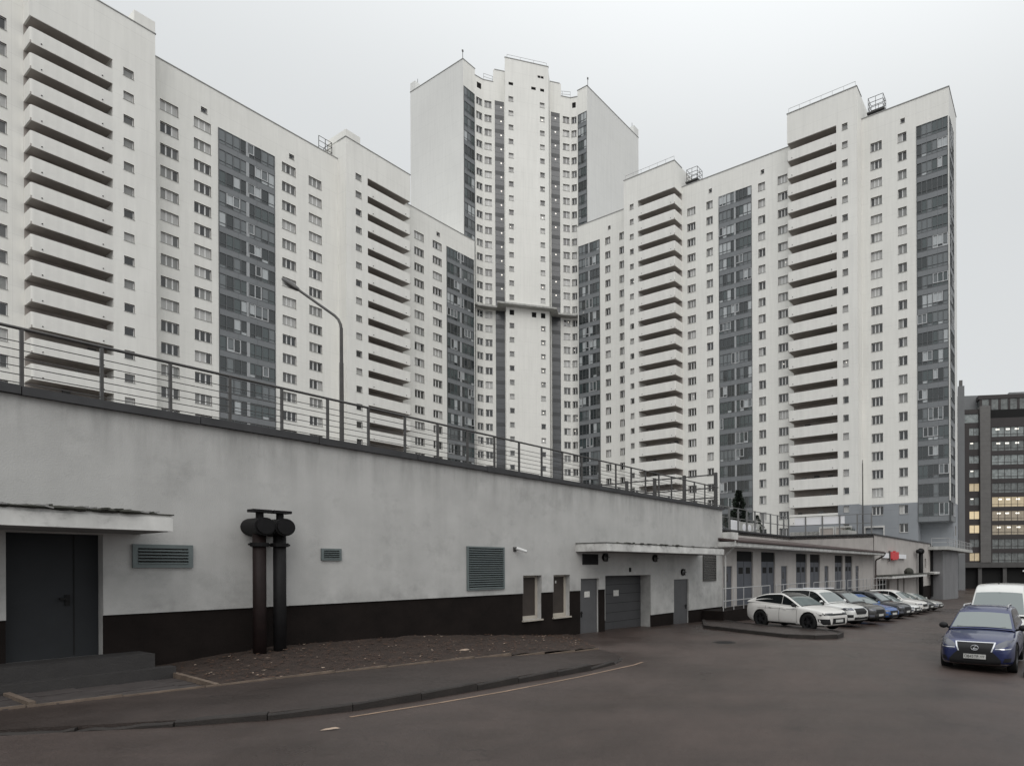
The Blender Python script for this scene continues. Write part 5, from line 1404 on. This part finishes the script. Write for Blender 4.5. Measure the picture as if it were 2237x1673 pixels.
def mirrored(nm, rows, m, sgn=1, off=0.008):
    return [(nm, rows, m, sgn, off), (nm, [(z, -a1, -a0) for z, a0, a1 in rows], m, sgn, off)]
def suv(L_=4.6, Wd=1.86, H=1.66, wb=2.7, fo=0.9, r=0.355, hood=1.0, belt=1.03, rear='upright', **k):
    xf = L_/2; xfa = xf - fo; A0 = xfa - 0.42 + k.get('cowl', 0)
    if rear == 'coupe':
        roof = [(-xf + 0.12, belt + 0.17), (-xf + 0.62, H - 0.17), (-xf + 1.15, H - 0.045), (-0.25, H), (A0 - 1.05, H - 0.05), (A0 - 0.78, H - 0.15), (A0, belt - 0.02)]
        ws = (5, 6); rw = (0, 1); glass = (-xf + 0.62, A0 - 0.08, -0.12)
    elif rear == 'sedan':
        roof = [(-xf + 0.55, belt + 0.02), (-xf + 1.25, H - 0.10), (-0.55, H), (A0 - 1.15, H - 0.05), (A0 - 0.9, H - 0.13), (A0, belt - 0.03)]
        ws = (4, 5); rw = (0, 1); glass = (-xf + 0.95, A0 - 0.12, -0.2)
    elif rear == 'hatch':
        roof = [(-xf + 0.08, belt + 0.06), (-xf + 0.35, H - 0.16), (-xf + 0.7, H - 0.04), (-0.3, H), (A0 - 1.1, H - 0.05), (A0 - 0.85, H - 0.14), (A0, belt - 0.02)]
        ws = (5, 6); rw = (0, 1); glass = (-xf + 0.40, A0 - 0.12, -0.2)
    else:
        roof = [(-xf + 0.05, belt + 0.05), (-xf + 0.22, H - 0.20), (-xf + 0.42, H - 0.04), (-0.5, H), (A0 - 0.98, H - 0.045), (A0 - 0.74, H - 0.14), (A0, belt - 0.0)]
        ws = (5, 6); rw = (0, 1); glass = (-xf + 0.36, A0 - 0.11, -0.22)
    cp = rear == 'coupe'
    top = [(-xf, belt - (0.12 if cp else 0.26)), (-xf + 0.05, belt + (0.06 if cp else -0.08)), (-xf + 0.16, belt + (0.15 if cp else 0.0)), (-xf + 0.6, belt + (0.12 if cp else 0)), (A0 - 0.5, belt), (A0, hood + 0.02), (xf - 0.75, hood - 0.05), (xf - 0.30, hood - 0.13), (xf - 0.10, hood - 0.22), (xf, hood - 0.34)]
    P = dict(L=L_, W=Wd, H=H, wb=wb, fo=fo, r=r, top=top, A0=A0, C0=roof[0][0], roof=roof, ws=ws, rw=rw, glass=glass, mirror=(A0 - 0.28, belt + 0.06),
             doors=[A0 - 0.18, -0.2, xfa - wb + 0.30], handles=[0.1, -0.75 if wb > 2.6 else -0.65], front=[], zc=0.22)
    P.update(k); return P
def place(s_, p, head):
    """s, p in service-building coordinates, head = heading in that frame (radians from +p towards -s)."""
    w = F_A @ Vector((s_, -p, 0)); z = ground_z(w.x, w.y)
    ang = AL - pi/2 - head                             # +p direction is -y of the frame
    Mx = T(w.x, w.y, z) @ Matrix(((1, 0, 0, 0), (0, 1, 0, 0), (-0.02, -0.022, 1, 0), (0, 0, 0, 1))).to_quaternion().to_matrix().to_4x4()
    return Mx @ RZ(ang)
def number_plate(R, patch, w=0.52, z=0.44, text=None, sgn=1, off=0.03, hit=None, L_=4.6):
    o = patch('number_plate', [(z - 0.058, -w/2, w/2), (z + 0.058, -w/2, w/2)], M['plate'], 'x', sgn, off, nx=4)
    if text and hit:
        h_ = hit('x', 0.0, z, sgn)
        for body, size, y0 in text:
            cu = bpy.data.curves.new('lettering', 'FONT'); cu.body = body; cu.size = size; cu.align_x = 'LEFT'; cu.align_y = 'CENTER'
            t0 = bpy.data.objects.new('tmp', cu); COL.objects.link(t0); tm = eval_mesh(t0); bpy.data.objects.remove(t0, do_unlink=True); tm.materials.clear(); tm.materials.append(M['trim'])
            link('lettering', tm, o, T(h_.x + off + 0.006, y0, z) @ Matrix.Rotation(pi/2, 4, 'Z') @ Matrix.Rotation(pi/2, 4, 'X'))
    return o

GRP = 'cars parked in a row before the garages'
white = paint('white_car_paint', (0.62, 0.62, 0.60), dirt=0.05)
white_d = mat('dirty_white_car_paint', (0.60, 0.585, 0.56), 0.4, coat=0.6, var=0.07, scale=1.2)
dgrey = paint('dark_grey_car_paint', (0.035, 0.033, 0.032), 0.4)
bluec = paint('bright_blue_car_paint', (0.012, 0.085, 0.30), 0.5)
blackc = paint('black_car_paint', (0.010, 0.011, 0.014), 0.3)
silver = paint('silver_car_paint', (0.36, 0.355, 0.33), 0.6)
navy = paint('deep_blue_car_paint', (0.012, 0.021, 0.095), 0.5)

# 1. white coupe SUV, nearest of the row
def car_coupe():
    P = suv(4.62, 1.88, 1.56, 2.70, 0.93, 0.39, 1.02, 1.03, 'coupe', roof_mat=M['car_glass'], mirror_mat=M['trim'], gm=0.045, gl=0.02, yr=0.74, sill=0.06)
    xf = P['L'] / 2
    P['front'] = mirrored('headlight', [(0.70, 0.38, 0.90), (0.77, 0.36, 0.935), (0.80, 0.34, 0.94)], M['car_glass']) + [
        ('grille_bar', [(0.705, -0.40, 0.40), (0.775, -0.40, 0.40)], M['trim'], 1, 0.010), ('lower_grille', [(0.34, -0.46, 0.46), (0.58, -0.42, 0.42)], M['trim'], 1, 0.010)]
    P['front'] += mirrored('side_intake', [(0.33, 0.55, 0.80), (0.44, 0.58, 0.87), (0.56, 0.62, 0.88)], M['trim'])
    P['front'] += [('tail_lamp', [(0.96, -0.80, 0.80), (1.04, -0.80, 0.80)], M['lamp_red'], -1, 0.008), ('rear_valance', [(0.34, -0.74, 0.74), (0.56, -0.78, 0.78)], M['trim'], -1, 0.008)]
    P['side'] = [('sill_strip', [(0.285, -0.85, 0.72), (0.325, -0.85, 0.72)], M['trim'], 1, 0.010), ('waist_crease', [(0.895, -1.5, 0.75), (0.905, -1.5, 0.75)], M['trim'], 1, 0.004)]
    R, patch, hit = build_car('parked_car', 'white coupe shaped SUV with black roof, nearest in the parked row', P, white_d, place(21.45, 5.4, radians(16)), GRP, dark_wheels=True)
    number_plate(R, patch, z=0.47, hit=hit)
car_coupe()
def car_suv2():
    P = suv(4.66, 1.89, 1.73, 2.74, 0.92, 0.37, 1.05, 1.08, 'upright', sill=0.10, arch_trim=0.06)
    P['front'] = mirrored('headlight', [(0.78, 0.56, 0.90), (0.90, 0.52, 0.93)], M['lamp_clear']) + [('grille', [(0.58, -0.40, 0.40), (0.70, -0.50, 0.50), (0.86, -0.46, 0.46)], M['trim'], 1, 0.010), ('grille_trim', [(0.86, -0.48, 0.48), (0.885, -0.48, 0.48)], M['chrome'], 1, 0.014), ('lower_intake', [(0.34, -0.6, 0.6), (0.46, -0.6, 0.6)], M['trim'], 1, 0.010)]
    P['front'] += mirrored('fog_lamp', [(0.44, 0.66, 0.84), (0.58, 0.66, 0.86)], M['trim'])
    R, patch, hit = build_car('parked_car', 'white upright SUV second in the row, just behind the coupe SUV', P, white, place(25.4, 5.1, radians(14)), GRP)
    number_plate(R, patch, z=0.50, hit=hit)
    b = MB()
    for sg in (1, -1): b.tube([(-1.6, sg*0.62, 1.74), (0.35, sg*0.62, 1.78)], 0.022, 6)
    b.build('roof_bar', M['chrome'], R)
car_suv2()
def car_generic(label, s_, p, hd, col, P, dark=False, spoiler=False, rails=False):
    hz = P['top'][-3][1]
    P['front'] = mirrored('headlight', [(hz - 0.20, 0.50, 0.88), (hz - 0.10, 0.44, 0.90)], M['lamp_clear']) + [('grille', [(hz - 0.34, -0.40, 0.40), (hz - 0.15, -0.46, 0.46)], M['trim'], 1, 0.010), ('lower_intake', [(0.30, -0.55, 0.55), (0.42, -0.58, 0.58)], M['trim'], 1, 0.010)]
    P['front'] += mirrored('fog_lamp', [(0.38, 0.62, 0.80), (0.50, 0.64, 0.82)], M['lamp_clear'])
    R, patch, hit = build_car('parked_car', label, P, col, place(s_, p, radians(hd)), GRP, dark_wheels=dark)
    number_plate(R, patch, z=0.46, hit=hit)
    if rails:
        b = MB()
        for sg in (1, -1): b.tube([(-1.6, sg*0.62, P['H'] - 0.0), (0.3, sg*0.62, P['H'] + 0.03)], 0.022, 6)
        b.build('roof_bar', M['trim'], R)
    if spoiler:
        b = MB(); b.box(-P['L']/2 + 0.12, -P['L']/2 + 0.55, -0.6, 0.6, P['H'] - 0.02, P['H'] + 0.015); b.build('roof_spoiler', M['trim'], R)
car_generic('dark grey SUV third in the row, with black roof bars', 28.7, 5.1, 12, dgrey, suv(4.65, 1.87, 1.70, 2.7, 0.92, 0.36, 1.03, 1.06, 'upright', sill=0.10), rails=True, spoiler=True)
car_generic('bright blue hatchback parked in the middle of the row', 31.9, 5.25, 14, bluec, suv(4.25, 1.80, 1.50, 2.6, 0.86, 0.33, 0.92, 0.95, 'hatch'))
car_generic('black SUV right behind the bright blue hatchback', 35.0, 5.05, 10, blackc, suv(4.70, 1.88, 1.68, 2.75, 0.93, 0.36, 1.03, 1.06, 'upright', sill=0.08), dark=True)
car_generic('white saloon between the black SUV and the far white SUV', 38.2, 5.05, 10, white, suv(4.55, 1.80, 1.46, 2.65, 0.90, 0.325, 0.88, 0.92, 'sedan'))
car_generic('far white SUV with dark grille towards the end of the row', 41.2, 4.95, 10, white_d, suv(4.60, 1.86, 1.70, 2.7, 0.92, 0.36, 1.03, 1.06, 'upright'))
car_generic('dark grey hatchback near the end of the row', 44.3, 4.95, 10, dgrey, suv(4.30, 1.78, 1.52, 2.6, 0.88, 0.33, 0.93, 0.96, 'hatch'))
car_generic('silver saloon last in the parked row', 47.4, 5.0, 10, silver, suv(4.55, 1.80, 1.45, 2.65, 0.92, 0.325, 0.87, 0.91, 'sedan'))

# deep blue crossover facing the camera at the right edge
def heading_minus_s(s_, p):
    w = F_A @ Vector((s_, -p, 0)); z = ground_z(w.x, w.y)
    return T(w.x, w.y, z) @ Matrix(((1, 0, 0, 0), (0, 1, 0, 0), (-0.02, -0.022, 1, 0), (0, 0, 0, 1))).to_quaternion().to_matrix().to_4x4() @ RZ(AL + pi)
def car_blue():
    P = suv(4.64, 1.86, 1.59, 2.66, 0.93, 0.37, 1.00, 1.03, 'upright', nose=0.70, sill=0.04)
    lamp = [(0.70, 0.47, 0.62), (0.75, 0.45, 0.76), (0.81, 0.54, 0.85), (0.87, 0.70, 0.86)]
    P['front'] = mirrored('headlight', lamp, M['lamp_clear']) + mirrored('daytime_lamp', [(0.668, 0.46, 0.80), (0.688, 0.47, 0.83)], M['chrome'], off=0.012) + [
        ('grille', [(0.285, -0.60, 0.60), (0.40, -0.60, 0.60), (0.52, -0.49, 0.49), (0.62, -0.38, 0.38), (0.72, -0.42, 0.42), (0.81, -0.45, 0.45)], M['trim'], 1, 0.010),
        ('grille_trim_top', [(0.81, -0.47, 0.47), (0.826, -0.47, 0.47)], M['chrome'], 1, 0.014),
        ('bumper_blade', [(0.262, -0.62, 0.62), (0.288, -0.60, 0.60)], M['chrome'], 1, 0.016)]
    P['front'] += mirrored('grille_trim_side', [(0.60, 0.365, 0.395), (0.72, 0.41, 0.445), (0.82, 0.435, 0.475)], M['chrome'], off=0.014)
    P['front'] += mirrored('bumper_blade_end', [(0.285, 0.60, 0.82), (0.312, 0.58, 0.82)], M['chrome'], off=0.014)
    P['front'] += mirrored('fog_recess', [(0.36, 0.64, 0.80), (0.46, 0.68, 0.82)], M['trim'])
    P['mirror_mat'] = M['trim']
    R, patch, hit = build_car('blue_car', 'deep blue crossover facing the camera at the right edge, before the white van', P, navy, heading_minus_s(15.2, 13.85))
    number_plate(R, patch, w=0.52, z=0.475, text=[('O845TP', 0.098, -0.245), ('777', 0.075, 0.115)], hit=hit, off=0.035)
    h_ = hit('x', 0, 0.69, 1); x0 = h_.x + 0.03
    b = MB(); n = 20
    for k in range(n):
        a0, a1 = 2*pi*k/n, 2*pi*(k+1)/n
        b.cyl((x0, 0.088*cos(a0), 0.69 + 0.062*sin(a0)), (x0, 0.088*cos(a1), 0.69 + 0.062*sin(a1)), 0.009, n=6)
    b.cyl((x0, 0.03, 0.735), (x0, -0.035, 0.665), 0.010, n=6); b.cyl((x0, -0.035, 0.665), (x0, 0.062, 0.665), 0.010, n=6)
    b.build('emblem', M['chrome'], R)
    b = MB()
    for sg in (1, -1): b.tube([(-1.55, sg*0.56, 1.55), (-1.4, sg*0.56, 1.62), (-0.2, sg*0.58, 1.635), (0.0, sg*0.58, 1.58)], 0.02, 8)
    b.build('roof_bar', M['chrome'], R)
    b = MB(); b.box(0.86, 0.90, -0.62, -0.05, 1.085, 1.105); b.box(0.86, 0.90, 0.0, 0.6, 1.085, 1.105); b.build('wiper', M['trim'], R)
car_blue()
def van():
    L_, H = 5.4, 2.25; xf = L_/2
    roof = [(-xf + 0.02, 1.15), (-xf + 0.08, H - 0.12), (-xf + 0.25, H), (xf - 2.3, H), (xf - 1.75, H - 0.05), (xf - 1.50, H - 0.24), (xf - 0.72, 1.17)]
    top = [(-xf, 0.9), (-xf + 0.05, 1.1), (-xf + 0.2, 1.15), (xf - 1.2, 1.15), (xf - 0.7, 1.12), (xf - 0.35, 0.98), (xf - 0.1, 0.85), (xf, 0.66)]
    P = dict(L=L_, W=2.0, H=H, wb=3.2, fo=0.92, r=0.35, top=top, A0=xf - 0.72, C0=-xf, roof=roof, ws=(5, 6), rw=(0, 1), glass=(-0.2, xf - 1.0, 0.55), mirror=(xf - 1.2, 1.3), doors=[xf - 1.0, 0.55], handles=[0.7], front=[], zc=0.25, yb=0.95, yr=0.80, gm=0.55, nose=0.75)
    P['front'] = mirrored('headlight', [(0.70, 0.56, 0.88), (0.90, 0.60, 0.93)], M['lamp_clear']) + [('grille', [(0.60, -0.5, 0.5), (0.78, -0.5, 0.5)], M['trim'], 1, 0.010), ('bumper', [(0.28, -0.8, 0.8), (0.50, -0.85, 0.85)], M['trim'], 1, 0.010)]
    R, patch, hit = build_car('white_van', 'white high roofed van standing right behind the deep blue crossover', P, white, heading_minus_s(21.9, 13.75), cat='van')
    number_plate(R, patch, z=0.52, hit=hit)
    b = MB(); b.cyl((1.3, 0, H + 0.03), (1.25, 0, H + 0.1), 0.02, n=6); b.build('aerial', M['trim'], R)
van()
